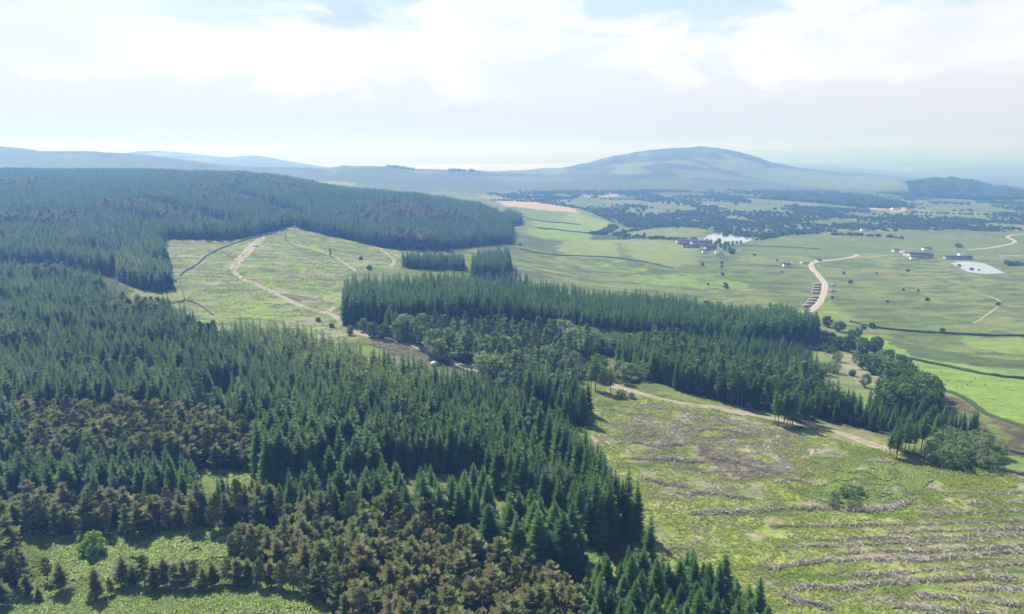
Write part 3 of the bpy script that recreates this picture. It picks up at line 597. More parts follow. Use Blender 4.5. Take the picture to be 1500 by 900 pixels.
# small far blocks
stand('spruce', [(588,386),(640,384),(680,389),(680,396),(640,396),(590,393)], 4.5, 15, 'dark spruce in the short belt beyond the middle block', 'spruces of the short belt')
stand('spruce', [(686,407),(700,386),(745,388),(748,402),(720,410)], 4.6, 19, 'dark spruce in the square clump beyond the middle block', 'spruces of the square clump')
stand('spruce', [(728,326),(745,318),(765,324),(762,331),(735,330)], 5.0, 18, 'distant spruce in the small block at the tip of the far ridge', 'spruces of the small far block')
stand('spruce', [(735,415),(775,418),(775,423),(738,423)], 5.5, 12, 'dark spruce behind the middle block near the open moor', 'spruces behind the middle block')
stand('spruce', [(960,450),(1016,452),(1018,458),(965,458)], 5.0, 12, 'spruce at the moor edge behind the middle block', 'spruces at the moor edge')
STANDS.append(('brown or olive conifer standing among the green spruces', 'odd brown conifers among the spruces')); BROWN = len(STANDS)-1
for mk, b in EXTRA:
    b[:,3] = BROWN; TREES[mk].append(b)
for kx in list(TREES):
    if kx != 'bush' and TREES[kx]: TREES[kx] = np.concatenate(TREES[kx])
    elif kx != 'bush': TREES[kx] = np.zeros((0,5))

# ------------------------------------------------------------------ terrain mesh, sea, tracks
V = np.stack([XX, YY, WZ], -1).reshape(-1,3)
ii, jj = np.meshgrid(np.arange(NA-1), np.arange(NL-1), indexing='ij'); q = ii*NL+jj
Fq = np.stack([q, q+NL, q+NL+1, q+1], -1).reshape(-1,4)
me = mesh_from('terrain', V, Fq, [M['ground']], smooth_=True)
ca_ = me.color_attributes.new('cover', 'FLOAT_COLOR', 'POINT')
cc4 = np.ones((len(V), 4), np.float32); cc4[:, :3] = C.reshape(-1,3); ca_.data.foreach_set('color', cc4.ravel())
tag(link('terrain', me), kind='structure')
X1 = 95000
sea = mesh_from('sea', [(-X1,1500,0),(X1,1500,0),(X1,64000,0),(-X1,64000,0)], np.array([[0,1,2,3]]), [M['water']]); tag(link('sea', sea), kind='structure')

def resample(pts, step):
    pts = np.array(pts, float)
    for _ in range(2):                                   # corner cutting
        a = pts[:-1]*.75+pts[1:]*.25; b = pts[:-1]*.25+pts[1:]*.75
        pts = np.concatenate([[pts[0]], np.stack([a,b],1).reshape(-1,2), [pts[-1]]])
    d = np.concatenate([[0], np.cumsum(np.linalg.norm(np.diff(pts, axis=0), axis=1))])
    n = max(2, int(d[-1]/step)+1); t = np.linspace(0, d[-1], n)
    return np.stack([np.interp(t, d, pts[:,0]), np.interp(t, d, pts[:,1])], 1)
def ribbon(name, px, width, mat, lift=.12, wob=.25, seed=0, nw=9):
    p = resample(PP(px), 2.5 if width < 6 else 4); t = np.gradient(p, axis=0); t /= np.linalg.norm(t, axis=1)[:,None]+1e-9
    nrm = np.stack([-t[:,1], t[:,0]], 1); n = len(p)
    wl = width/2*(1+wob*(fbm(np.arange(n)/4.0, np.zeros(n), 3, seed)-.5)*2); wr = width/2*(1+wob*(fbm(np.arange(n)/4.0, np.ones(n)*9, 3, seed+3)-.5)*2)
    rows = []
    for k in range(nw):
        f = k/(nw-1); off = (-wl*(1-f)+wr*f)[:,None]*nrm; xy = p+off
        rows.append(np.column_stack([xy, gz(xy[:,0], xy[:,1])+lift*(1 if 0 < k < nw-1 else -.2)]))
    V = np.stack(rows, 1).reshape(-1,3)
    i, j = np.meshgrid(np.arange(n-1), np.arange(nw-1), indexing='ij'); q = i*nw+j
    me = mesh_from(name, V, np.stack([q, q+1, q+nw+1, q+nw], -1).reshape(-1,4), [mat], smooth_=True)
    g = np.tile([1,.35,0,.25,.75,.25,0,.35,1], n).astype(np.float32); me.attributes.new('verge','FLOAT','POINT').data.foreach_set('value', g)
    return tag(link(name, me), kind='structure')
for km in ('gravel','road'):
    nt = M[km].node_tree; bs = [q for q in nt.nodes if q.type == 'BSDF_PRINCIPLED'][0]; src = bs.inputs['Base Color'].links[0].from_socket
    va = N(nt, 'ShaderNodeAttribute', attribute_name='verge'); gg = N(nt, 'ShaderNodeNewGeometry'); vn = N(nt, 'ShaderNodeTexNoise', i_Scale=0.35, i_Detail=5.0); nt.links.new(gg.outputs['Position'], vn.inputs['Vector'])
    fm = math_n(nt, 'MULTIPLY', ramp(nt, math_n(nt, 'ADD', math_n(nt, 'MULTIPLY', va.outputs['Fac'], .55), math_n(nt, 'MULTIPLY', vn.outputs[0], .9)), [(0.0,0.0),(0.62,0.0),(0.85,1.0),(1.0,1.0)]), .85 if km == 'gravel' else .5)
    nt.links.new(mixc(nt, fm, src, (0.13,0.16,0.05)), bs.inputs['Base Color'])
ribbon('gravel_track', [(388,346),(378,352),(362,368),(348,382),(340,393),(345,402),(360,412),(385,421),(410,434),(440,448),(470,458),(483,460),(497,466),(510,482),(540,494),(580,499),(610,507),(630,516),(655,526),(685,540),(720,551),(760,556),(800,552),(850,547),(880,555),(905,568),(930,576),(960,584),(1000,592),(1060,601),(1120,611),(1150,618),(1200,627),(1240,638),(1290,656),(1330,671),(1375,683)], 5.2, M['gravel'], .14, .45, 1)
ribbon('gravel_track', [(384,349),(376,354),(362,369),(349,383),(341,394)], 11, M['gravel'], .12, .3, 2)
ribbon('gravel_track', [(476,461),(484,454),(492,450)], 5, M['gravel'], .2, .3, 4)
ribbon('gravel_track', [(430,358),(455,364),(475,370),(492,378),(508,388),(522,398)], 4.5, M['gravel'], .2, .4, 5)
ribbon('gravel_track', [(548,360),(562,368),(574,378),(579,383),(572,391)], 5, M['gravel'], .2, .4, 6)
ribbon('bare_track', [(1142,639),(1130,643),(1124,650),(1123,658),(1130,667),(1146,676)], 3.4, M['gravel'], .12, .6, 12)
ribbon('bare_track', [(1196,652),(1188,660),(1182,670),(1168,680),(1150,687)], 2.6, M['gravel'], .12, .6, 13)
ribbon('forest_road', [(1128,451),(1150,455),(1175,458),(1188,456),(1200,445),(1207,430),(1209,420),(1206,412),(1198,403),(1190,394),(1187,387),(1200,383),(1230,380),(1253,376),(1256,373)], 7.5, M['road'], .3, .25, 7)
ribbon('forest_road', [(1250,377),(1275,377),(1300,374)], 5, M['gravel'], .3, .25, 8)
ribbon('valley_road', [(1415,366),(1440,365),(1460,362),(1480,358),(1489,354),(1480,350),(1473,347),(1485,344),(1500,343)], 7, M['road'], .4, .2, 9)
ribbon('valley_road', [(1462,375.5),(1500,375),(1540,376)], 6, M['road'], .4, .2, 10)
ribbon('footpath', [(1425,474),(1440,466),(1455,455),(1466,446),(1462,438),(1440,432)], 2.2, M['gravel'], .2, .5, 11)
# ponds: level water with a low bank
def pond(p, z):
    c = p.mean(0)
    V = [(x,y,z) for x,y in p]; n = len(V)
    me = mesh_from('pond', V, np.array([list(range(n))]), [M['pond']]); tag(link('pond', me), kind='structure')
    outp = c+(p-c)*(1+9/np.linalg.norm(p-c,axis=1))[:,None]; mid = c+(p-c)*(1+3/np.linalg.norm(p-c,axis=1))[:,None]
    inn = c+(p-c)*(1-1/np.linalg.norm(p-c,axis=1))[:,None]
    V = [(x,y,z-.6) for x,y in inn]+[(x,y,z+.4) for x,y in mid]+[(x,y,float(gz(x,y))-.3) for x,y in outp]
    i = np.arange(n); j = (i+1) % n
    tag(link('pond_bank', mesh_from('pond_bank', V, np.concatenate([np.stack([i,j,j+n,i+n],1), np.stack([i+n,j+n,j+2*n,i+2*n],1)]), [M['grassy']])), kind='structure')
M['grassy'] = simple('grassy_bank', (0.09,0.11,0.04), (0.16,0.16,0.08), .3, .95)
for p, zl in pond_data: pond(p, zl)
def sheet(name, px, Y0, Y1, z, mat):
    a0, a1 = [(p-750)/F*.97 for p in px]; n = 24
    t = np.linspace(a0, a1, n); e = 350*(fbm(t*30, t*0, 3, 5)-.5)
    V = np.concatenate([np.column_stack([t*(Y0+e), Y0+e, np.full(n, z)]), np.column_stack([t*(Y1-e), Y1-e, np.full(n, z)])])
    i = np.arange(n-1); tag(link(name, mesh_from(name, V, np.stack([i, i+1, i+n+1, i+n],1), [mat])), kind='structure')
sheet('painted_glint', (420, 930), 8200, 11800, .5, M['glint_paint'])  # sea glint painted as a pale sheet just above the water

# ------------------------------------------------------------------ place trees
names = {'spruce': ('spruce_tree','spruce'), 'larch': ('larch_tree','larch'), 'tall_spruce': ('bare_stemmed_conifer','conifer'), 'pine': ('brown_conifer','conifer'), 'scots': ('pine_tree','pine'),
         'broad': ('broadleaf_tree','tree'), 'bright': ('round_bush','bush'), 'willow': ('willow_tree','willow'), 'bush': ('moor_bush','bush')}
ROOTS = {}
def proto_root(kind, v):
    """the first tree of a kind: an empty at its foot with crown and trunk"""
    c, t, h = KINDS[kind][v]
    e = link(names[kind][0], None); link('crown', c, e); link('trunk', t, e); e.empty_display_size = .5
    return e
def plant(kind, x, y, h, label, group=None, cat=None, name=None, wide=1.0, v=None):
    v = int(rng.integers(len(KINDS[kind]))) if v is None else v
    if (kind, v) not in ROOTS:
        e = proto_root(kind, v); ROOTS[(kind, v)] = e
    else:
        e = copy_tree(ROOTS[(kind, v)])
    if 'group' in e: del e['group']
    if name: e.name = name
    s = h/KINDS[kind][v][2]; e.scale = (s*wide, s*wide, s); e.location = (float(x), float(y), float(gz(x,y))-.15)
    e.rotation_euler = (0, 0, float(rng.uniform(0, 6.28)))
    tag(e, label, cat or names[kind][1], group); return e
def scatter_gn(name, kind, arr, label, cat, aspect=None):
    if not len(arr): return
    n = len(arr); me = bpy.data.meshes.new(name); me.vertices.add(n)
    z = gz(arr[:,0], arr[:,1])-.15
    me.vertices.foreach_set('co', np.column_stack([arr[:,0], arr[:,1], z]).astype(np.float32).ravel())
    var = rng.integers(len(KINDS[kind]), size=n); hs = np.array([k[2] for k in KINDS[kind]])
    s = arr[:,2]/hs[var]; wd = s*rng.uniform(.88,1.15,n)*(arr[:,4] if arr.shape[1] > 4 else 1)
    a = me.attributes.new('tsc','FLOAT_VECTOR','POINT'); a.data.foreach_set('vector', np.column_stack([wd, wd, s]).astype(np.float32).ravel())
    a = me.attributes.new('trot','FLOAT_VECTOR','POINT'); a.data.foreach_set('vector', np.column_stack([rng.normal(0,.02,n), rng.normal(0,.02,n), rng.uniform(0,6.28,n)]).astype(np.float32).ravel())
    a = me.attributes.new('tvar','INT','POINT'); a.data.foreach_set('value', var.astype(np.int32))
    o = link(name, me); tag(o, label, cat, kind='stuff')
    ng = bpy.data.node_groups.new(name, 'GeometryNodeTree')
    ng.interface.new_socket('Geometry', in_out='INPUT', socket_type='NodeSocketGeometry'); ng.interface.new_socket('Geometry', in_out='OUTPUT', socket_type='NodeSocketGeometry')
    gi = ng.nodes.new('NodeGroupInput'); go = ng.nodes.new('NodeGroupOutput'); iop = ng.nodes.new('GeometryNodeInstanceOnPoints')
    ng.links.new(gi.outputs[0], iop.inputs['Points']); jn = ng.nodes.new('GeometryNodeJoinGeometry')
    for v in range(len(KINDS[kind])):
        if (kind, v) not in ROOTS: raise RuntimeError('no source tree for '+kind)
        j2 = ng.nodes.new('GeometryNodeJoinGeometry')
        for ch in ROOTS[(kind, v)].children:
            oi = ng.nodes.new('GeometryNodeObjectInfo'); oi.transform_space = 'ORIGINAL'; oi.inputs['Object'].default_value = ch
            ng.links.new(oi.outputs['Geometry'], j2.inputs[0])
        g2i = ng.nodes.new('GeometryNodeGeometryToInstance'); ng.links.new(j2.outputs[0], g2i.inputs[0]); ng.links.new(g2i.outputs[0], jn.inputs[0])
    ng.links.new(jn.outputs[0], iop.inputs['Instance']); iop.inputs['Pick Instance'].default_value = True
    def attr(nm, dt, sock):
        a = ng.nodes.new('GeometryNodeInputNamedAttribute'); a.data_type = dt; a.inputs['Name'].default_value = nm
        ng.links.new(a.outputs['Attribute'], sock)
    attr('tvar', 'INT', iop.inputs['Instance Index']); attr('tsc', 'FLOAT_VECTOR', iop.inputs['Scale']); attr('trot', 'FLOAT_VECTOR', iop.inputs['Rotation'])
    ng.links.new(iop.outputs[0], go.inputs[0])
    md = o.modifiers.new('scatter', 'NODES'); md.node_group = ng
    return o
def cull(arr, margin=260):
    """drop trees wholly outside the frame and its surroundings"""
    z = gz(arr[:,0], arr[:,1]); px, py = project(arr[:,0], arr[:,1], z); pxt, pyt = project(arr[:,0], arr[:,1], z+arr[:,2])
    return arr[(px > -margin) & (px < 1500+margin) & (pyt < 900+margin)]
REST = {}
for kind, lim in (('spruce',300),('pine',300),('scots',150),('tall_spruce',150),('larch',120),('willow',100),('broad',60)):
    arr = cull(TREES[kind])
    z = gz(arr[:,0], arr[:,1]); px, py = project(arr[:,0], arr[:,1], z); pxt, pyt = project(arr[:,0], arr[:,1], z+arr[:,2])
    vis = (px > -5) & (px < 1505) & (pyt < 880)
    size = np.where(vis, py-pyt, -1); order = np.argsort(-size)
    top = order[:lim]; top = top[size[top] > 0]
    for i, k in enumerate(top):
        lb, gp = STANDS[int(arr[k,3])]
        plant(kind, arr[k,0], arr[k,1], arr[k,2], lb, gp, v=i % len(KINDS[kind]) if i < 8 else None, wide=float(rng.uniform(.9,1.12)*arr[k,4]))
    keep = np.ones(len(arr), bool); keep[top] = False; REST[kind] = arr[keep]
print('TREES', {k: len(v) for k, v in REST.items()})
FL = {'spruce': ('spruce_forest','mass of smaller dark green spruces filling the plantations to the far ridge','forest'),
      'pine': ('brown_conifer_forest','mass of smaller brown conifers filling the reddish belts','forest'),
      'scots': ('pine_forest','mass of grey-green pines filling the open woods in the middle distance','forest'),
      'tall_spruce': ('bare_stemmed_forest','bare-stemmed conifers filling the edges of the middle woods','forest'),
      'larch': ('larch_belt','yellow-green larches filling the plantation edge by the felled slope','forest'),
      'willow': ('willow_thicket','grey-green willows and birches filling the thickets','thicket'),
      'broad': ('broadleaf_grove','dark rounded trees filling the grove by the pasture','grove')}
for kind, (nm, lb, ct) in FL.items(): scatter_gn(nm, kind, REST[kind], lb, ct)

# single trees that stand apart
def one(kind, px, py, h, label, group=None, **kw):
    x, y = P(px, py); return plant(kind, x, y, h, label, group, **kw)
one('bright', 137, 812, 7.5, 'round bright green bush alone at the edge of the bracken glade', cat='bush', name='round_bush', v=0)
one('larch', 419, 353, 13, 'lone young spruce beside the top of the winding track', name='lone_spruce', cat='spruce', wide=1.0)
one('spruce', 484, 376, 13, 'lone dark spruce beside the narrow upper track', name='lone_spruce', cat='spruce')
one('spruce', 607, 543, 9, 'dark young spruce standing on the felled patch above the plantation', name='lone_spruce', cat='spruce')
one('spruce', 618, 541, 7, 'smaller young spruce to the right of the dark one on the felled patch', name='lone_spruce', cat='spruce')
one('spruce', 685, 560, 8, 'thin young spruce near the track bend', name='lone_spruce', cat='spruce')
one('spruce', 691, 556, 9, 'thin young spruce just right of its neighbour near the track bend', name='lone_spruce', cat='spruce')
one('spruce', 736, 414, 18, 'pointed spruce standing alone in front of the square clump', name='lone_spruce', cat='spruce')
one('spruce', 756, 410, 16, 'spruce standing right of the square clump', name='lone_spruce', cat='spruce')
one('broad', 513, 491, 6.5, 'small dark round tree at the left end of the trackside row', wide=.75)
for i, (px, py, h, kd, lb) in enumerate([(533,486,9,'willow','pale round tree in the trackside row, behind the dark ones'),(547,494,9.5,'broad','broad dark tree in the trackside row'),(562,497,10,'broad','widest rounded tree in the trackside row, beside the tall spruces'),
        (585,502,7,'willow','small pale bush at the right end of the trackside row')]): one(kd, px, py, h, lb)
one('spruce', 571, 490, 19, 'tall spruce behind the trackside row of round trees', name='tall_trackside_spruce', cat='spruce', wide=1.5)
one('spruce', 581, 493, 17, 'tall spruce right of the trackside row of round trees', name='tall_trackside_spruce', cat='spruce', wide=1.3)
one('spruce', 598, 500, 18, 'tall spruce nearest the open pine wood by the track', name='tall_trackside_spruce', cat='spruce', wide=1.4)
one('tall_spruce', 872, 573, 20, 'tall slender pine standing alone by the pale gravel patch', name='slender_pine', cat='pine')
one('tall_spruce', 866, 570, 17, 'slender pine just left of the tallest one by the gravel patch', name='slender_pine', cat='pine')
one('tall_spruce', 894, 577, 14, 'thin pine right of the gravel patch beside the lower track', name='slender_pine', cat='pine')
one('scots', 912, 563, 14, 'pine at the left corner of the wood above the lower track')
one('broad', 1211, 479, 10, 'round dark tree on its own behind the wooded gap', v=1); one('broad', 1229, 486, 9.5, 'low round tree right of the lone dark one behind the wooded gap', wide=1.3)
for i, (px, py, h, w, kd, lb) in enumerate([(1247,496,8,1.1,'broad','farthest bushy tree in the wooded gap'),(1256,494,8,1,'broad','second farthest bushy tree in the wooded gap, touching the pasture'),
    (1227,513,8.5,.8,'broad','dark round tree in the wooded gap left of the grey one'),(1243,516,12,.9,'broad','tall dark tree leading the row along the pasture'),
    (1263,520,13,1,'broad','big dark tree behind the pale round ones by the pasture'),(1281,518,12.5,1,'broad','big dark tree touching the pasture, right of its pair'),
    (1254,532,8,1,'willow','pale round tree at the left of the row by the pasture'),(1264,541,10,1,'broad','rounded green tree in the middle of the row by the pasture'),
    (1279,548,11,1,'broad','rounded green tree nearest the grove, lower row'),(1289,536,10,1,'willow','pale topped tree in the upper row by the pasture'),
    (1302,530,9,1,'broad','small dark tree at the hedge end by the pasture'),(1303,548,10.5,1,'willow','pale topped tree against the dark grove'),
    (1320,548,12,1.1,'broad','dark round tree at the top corner of the grove'),(1206,549,8,1,'willow','grey-green round bush on the left side of the wooded gap'),
    (1221,547,7.5,1,'willow','second grey-green round bush in the wooded gap'),(1248,551,4,1.2,'broad','low flat bush in the middle of the wooded gap'),
    (1267,568,8,.9,'willow','grey twiggy tree in front of the dark grove'),(1226,530,7,.9,'willow','sparse grey tree on the pale ground of the wooded gap')]):
    one(kd, px, py, h, lb, wide=w)
for i, (px, py, h, lb) in enumerate([(1240,728,5,'largest grey willow bush in the bracken of the felled slope'),(1221,735,4,'grey willow bush left of the largest one'),(1220,742,3,'small round willow bush in front of the others'),
     (1250,746,3.6,'round willow bush nearest the long brushwood row'),(1258,726,3.5,'willow bush behind the right side of the largest one')]): one('willow', px, py, h, lb, wide=1.2)
for i, (px, py, h, lb) in enumerate([(910,583,4.5,'grey-green bush beside the lower track, left of its smaller neighbour'),(925,584,3.2,'small round bush beside the lower track')]): one('willow', px, py, h, lb, wide=1.3)
for px, py, h, lb in [(92,866,9,'dark pine on the glade with a flat wide top'),(42,875,7,'low brown pine nearest the left edge of the glade'),(57,880,4,'small brownish shrub pine in the glade'),(143,880,9.5,'dense dark green pine standing out onto the bracken mound'),
                      (163,874,5,'short reddish pine beside the dense dark one')]: one('pine', px, py, h, lb, wide=1.1)
xs = [(183,858,10),(197,862,8),(213,860,10.5),(228,866,9),(243,862,10),(258,868,9),(272,866,10),(287,862,9.5),(300,868,8),(313,862,9),(335,858,9),(350,862,10),(365,860,9),(382,864,10),(398,862,9),(414,868,10),(430,868,9.5),(447,872,9),(463,876,10),(478,880,9),(490,886,9),
      (10,868,10),(25,858,9),(70,852,8),(5,890,9),(30,840,9)]
for px, py, h in xs: one('pine', px, py, h*.92, 'brown-green pine in the thin row between the glade and the bracken mound', 'pines of the thin row', wide=1.15)
for px, py, h in [(1012,862,12),(1005,855,10),(1028,868,9)]: one('tall_spruce', px, py, h, 'slim dark spruce on the corner below the felled slope', 'slim spruces at the corner')
# bushes dotted over the moor
mb = [(1105,375,4,'moor bush right of the white-walled farm'),(1138,383,3,'moor bush between the farm and the small yard'),(1057,387,5,'larger dark bush below the farm'),(1029,389,5,'wide bush below the farm'),
 (1058,404,4.5,'dark round bush in the middle of the moor'),(1057,392,3,'small bush just above the dark round one'),(1063,421,6,'tallest thorn on the moor above the middle block'),(1037,418,3,'low bush on the moor left of the thorn'),
 (1065,423,3,'bush at the foot of the tallest thorn'),(1145,400,3.2,'low bush left of the road bend'),(1236,402,3.5,'dark bush right of the road bend'),(1284,402,3.2,'dark bush on the moor beyond the road'),(1330,398,3.4,'lone bush below the purple-roofed farm'),
 (1245,415,4.6,'round thorn right of the upper log road'),(1358,441,4.5,'round thorn on the lower moor'),(1300,443,2.6,'small thorn on the open moor'),(1345,427,3,'low bush on the upper right moor'),(1323,426,3,'left one of two low bushes on the right moor'),
 (1219,438,2.6,'scrubby bush behind the long log pile'),(1462,448,4.5,'bush at the fork of the footpath'),(1035,447,5,'dark bush at the moor edge by the forest'),(944,345,6,'tree in the rushy strip above the big fields'),(922,345,4,'small tree in the rushy strip'),
 (762,360,4,'small thorn on the field wall beside the ridge forest'),(1380,487,4,'bush on the long field hedge'),(529,381,4,'dark clump of bush on the felled slope'),(541,395,5,'round bush right of the winding track end'),
 (466,471,3,'dark round bush below the track junction'),(486,480,3,'bush below the junction beside the track'),(1072,372,9,'tall dark tree at the end of the farm'),(1405,392,5,'bush on the near bank of the right pond'),
 (1423,397,4.5,'left one of the two bushes against the right pond'),(1434,398,4,'right one of the two bushes against the right pond'),(1265,483,4,'left bush of the dense clump on the field hedge'),(1277,481,5,'right bush of the dense clump on the field hedge')]
for px, py, h, lb in mb: one('bush', px, py, h, lb, wide=1.0+.3*rng.uniform())
for i,(px,py,h) in enumerate([(1035,356,8),(1041,358,9),(1048,360,8),(1053,358,11),(1056,363,8),(1062,361,9),(1067,360,8),(1073,359,8),(1079,358.5,7),(1085,358,7),(1061,367,8),(1068,368,8)]):
    one('broad', px, py, h, 'dark tree in the shelter belt between the farm and its pond', 'trees of the farm shelter belt', wide=.9)
for px, py, h in [(572,249,15),(578,249,14),(584,249,17),(590,249,15),(596,249,16),(602,250,14),(608,251,13)]:
    x, y = (px-750)/F*3350, 3350; plant('broad', x, y, h, 'dark tree in the left clump on the skyline before the sea', 'trees of the left skyline clump', wide=1.7)
for px, h in [(661,15),(667,18),(674,17),(681,15),(691,17),(694,14)]:
    plant('broad', (px-750)/F*3350, 3350, h, 'dark tree in the right clump on the skyline before the sea', 'trees of the right skyline clump', wide=1.8)

# scrub and woods of the valley floor, hedgerows far off
arrs = []
def scrub(pts, spacing, h, lo, sc_, seed, hv=.25):
    poly = PP(pts); x, y = scatter_poly(poly, spacing, .5, .1); k = fbm(x/sc_, y/(sc_*1.6), 4, seed)+.25*(rng.uniform(size=len(x))-.5) > lo; x = x[k]; y = y[k]
    arrs.append(np.stack([x, y, h*(1+rng.normal(0,hv,len(x)).clip(-.5,.6)), x*0, x*0+1.75], 1))
scrub([(700,284),(800,281),(1000,279),(1200,280),(1400,284),(1560,288),(1560,336),(1400,338),(1200,340),(1100,342),(1000,333),(920,334),(898,322),(850,306),(740,291)], 11, 4.4, .55, 90, 71)
scrub([(900,318),(1000,312),(1200,312),(1400,318),(1560,320),(1560,340),(1300,336),(1100,350),(1060,343),(1000,334),(920,334)], 9, 3.6, .51, 60, 72)
scrub([(1330,270),(1400,266),(1470,277),(1530,292),(1430,293),(1340,289)], 12, 13, .20, 100, 73)
scrub([(1130,285),(1250,288),(1330,300),(1300,306),(1200,298),(1120,292)], 11, 10, .35, 100, 74)
scrub([(1370,354),(1440,368),(1480,392),(1500,400),(1540,400),(1540,388),(1470,376),(1400,362)], 9, 5, .44, 40, 75)
scrub([(905,345),(1000,350),(1000,353),(905,351)], 6, 2.2, .45, 20, 76); scrub([(865,343),(885,337),(900,330),(905,335),(880,346)], 6, 4, .3, 20, 77)
scrub([(1185,480),(1210,488),(1240,505),(1225,520),(1200,515),(1190,500)], 5, 4, .45, 12, 78)
for ln in [[(720,294),(760,295),(800,297)],[(840,303),(870,312),(900,326)],[(905,344),(960,333),(1010,329),(1060,332)],[(1060,345),(1110,349),(1150,340),(1200,338)],[(1110,352),(1160,342)],[(1330,312),(1400,314),(1500,318)],[(1300,330),(1400,334),(1500,336)],[(760,281),(900,280),(1060,283),(1200,287)],[(880,292),(1000,294),(1100,297)],[(1200,318),(1330,322)],[(1220,344),(1300,347),(1320,350)],
           [(1320,268),(1328,267),(1335,268)],[(900,345),(950,349),(1000,352)]]:
    p = resample(PP(ln), 7); p = p+rng.normal(0,2.5,p.shape); arrs.append(np.column_stack([p, rng.uniform(3,6.5,len(p)), p[:,0]*0, p[:,0]*0+1.7]))
scr = np.concatenate(arrs); scr = cull(scr); print('SCRUB', len(scr))
scatter_gn('valley_scrub', 'bush', scr, 'blue-grey scrub and hedgerows massed over the valley floor', 'scrub')

# ------------------------------------------------------------------ hedges and walls
def barrier(name, px, h, w, mat, label, cat, step=2.0, seed=0, group=None):
    p = resample(PP(px), step); t = np.gradient(p, axis=0); t /= np.linalg.norm(t, axis=1)[:,None]+1e-9; nrm = np.stack([-t[:,1], t[:,0]], 1); n = len(p)
    prof = [(-.5,-.4),(-.48,.45),(-.28,.92),(.22,1.0),(.47,.5),(.5,-.4)]
    rows = []
    for k, (u, v) in enumerate(prof):
        jt = rng.uniform(.7,1.25,n); xy = p+nrm*(u*w*jt)[:,None]; hh = h*v*(1+(.35 if v > 0 else 0)*(fbm(np.arange(n)/2.0, np.full(n,k*3.), 3, seed)-.5)*2)
        rows.append(np.column_stack([xy, gz(p[:,0], p[:,1])+hh]))
    V = np.stack(rows,1).reshape(-1,3); m_ = len(prof); i, j = np.meshgrid(np.arange(n-1), np.arange(m_-1), indexing='ij'); q = i*m_+j
    me = mesh_from(name, V, [np.stack([q, q+1, q+m_+1, q+m_], -1).reshape(-1,4), np.array([list(range(m_)), list(range(len(V)-m_, len(V)))[::-1]])], [mat])
    return tag(link(name, me), label, cat, group)
barrier('field_hedge', [(1313,522),(1340,528),(1380,536),(1420,545),(1460,552),(1520,558),(1600,566)], 1.6, 1.5, M['hedge'], 'long dark hedge curving across the bright green pasture', 'hedge', seed=1)
barrier('field_hedge', [(1245,472),(1275,479),(1310,484),(1360,488),(1400,490),(1450,492),(1520,494),(1600,496)], 1.4, 1.5, M['hedge'], 'dark hedge between the moor and the upper pasture', 'hedge', seed=2)
barrier('field_hedge', [(1312,532),(1340,548),(1370,566),(1400,578),(1425,592),(1445,609),(1480,620),(1520,634)], 1.2, 2.4, M['hedge'], 'ragged low hedge along the lower edge of the pasture, above the brown heath', 'hedge', seed=3)
barrier('drystone_wall', [(1440,684),(1462,690),(1482,694),(1520,701)], 1.4, .7, M['stone'], 'short dark drystone wall right of the willow thicket', 'wall', .8, 4)
barrier('drystone_wall', [(1474,661),(1490,665),(1520,670)], 1.4, .7, M['stone'], 'upper short drystone wall behind the willow thicket by the heath', 'wall', .8, 5)
barrier('drystone_wall', [(405,342),(370,349),(335,360),(306,373),(292,385),(284,392),(264,402),(263,410),(268,428),(270,441)], 1.5, 1.0, M['stone'], 'dark drystone wall winding round the left felled slope', 'wall', 1.5, 6)
barrier('drystone_wall', [(270,442),(255,445),(238,447),(215,440),(200,433)], 1.2, .8, M['stone'], 'low wall running left from the foot of the winding wall', 'wall', 1.5, 7)
barrier('drystone_wall', [(272,441),(290,446),(303,455),(312,462)], 1.1, .8, M['stone'], 'low broken wall running right from the foot of the winding wall', 'wall', 1.5, 8)
barrier('field_hedge', [(767,318),(778,322),(800,326),(830,327),(850,330)], 1.7, 2.0, M['hedge'], 'uppermost dark hedge between the far green strips', 'hedge', 4, 9)
barrier('field_hedge', [(787,334),(817,337),(850,341),(872,342)], 1.6, 1.8, M['hedge'], 'middle dark hedge between the far green strips', 'hedge', 4, 10)
barrier('field_hedge', [(762,365),(783,370),(808,374),(823,375),(850,375),(883,377),(917,380),(950,385),(985,394)], 1.2, 1.4, M['hedge'], 'long hedge under the two large pale fields', 'hedge', 3, 11)
barrier('field_hedge', [(1062,362),(1090,360),(1140,362),(1200,365)], 1.0, 1.2, M['hedge'], 'thin hedge running right from the farm pond', 'hedge', 3, 12)
barrier('drystone_wall', [(1145,868),(1160,876),(1180,884),(1215,893)], 1.0, .8, M['stone'], 'dark broken wall in the near corner of the felled slope', 'wall', .8, 14)

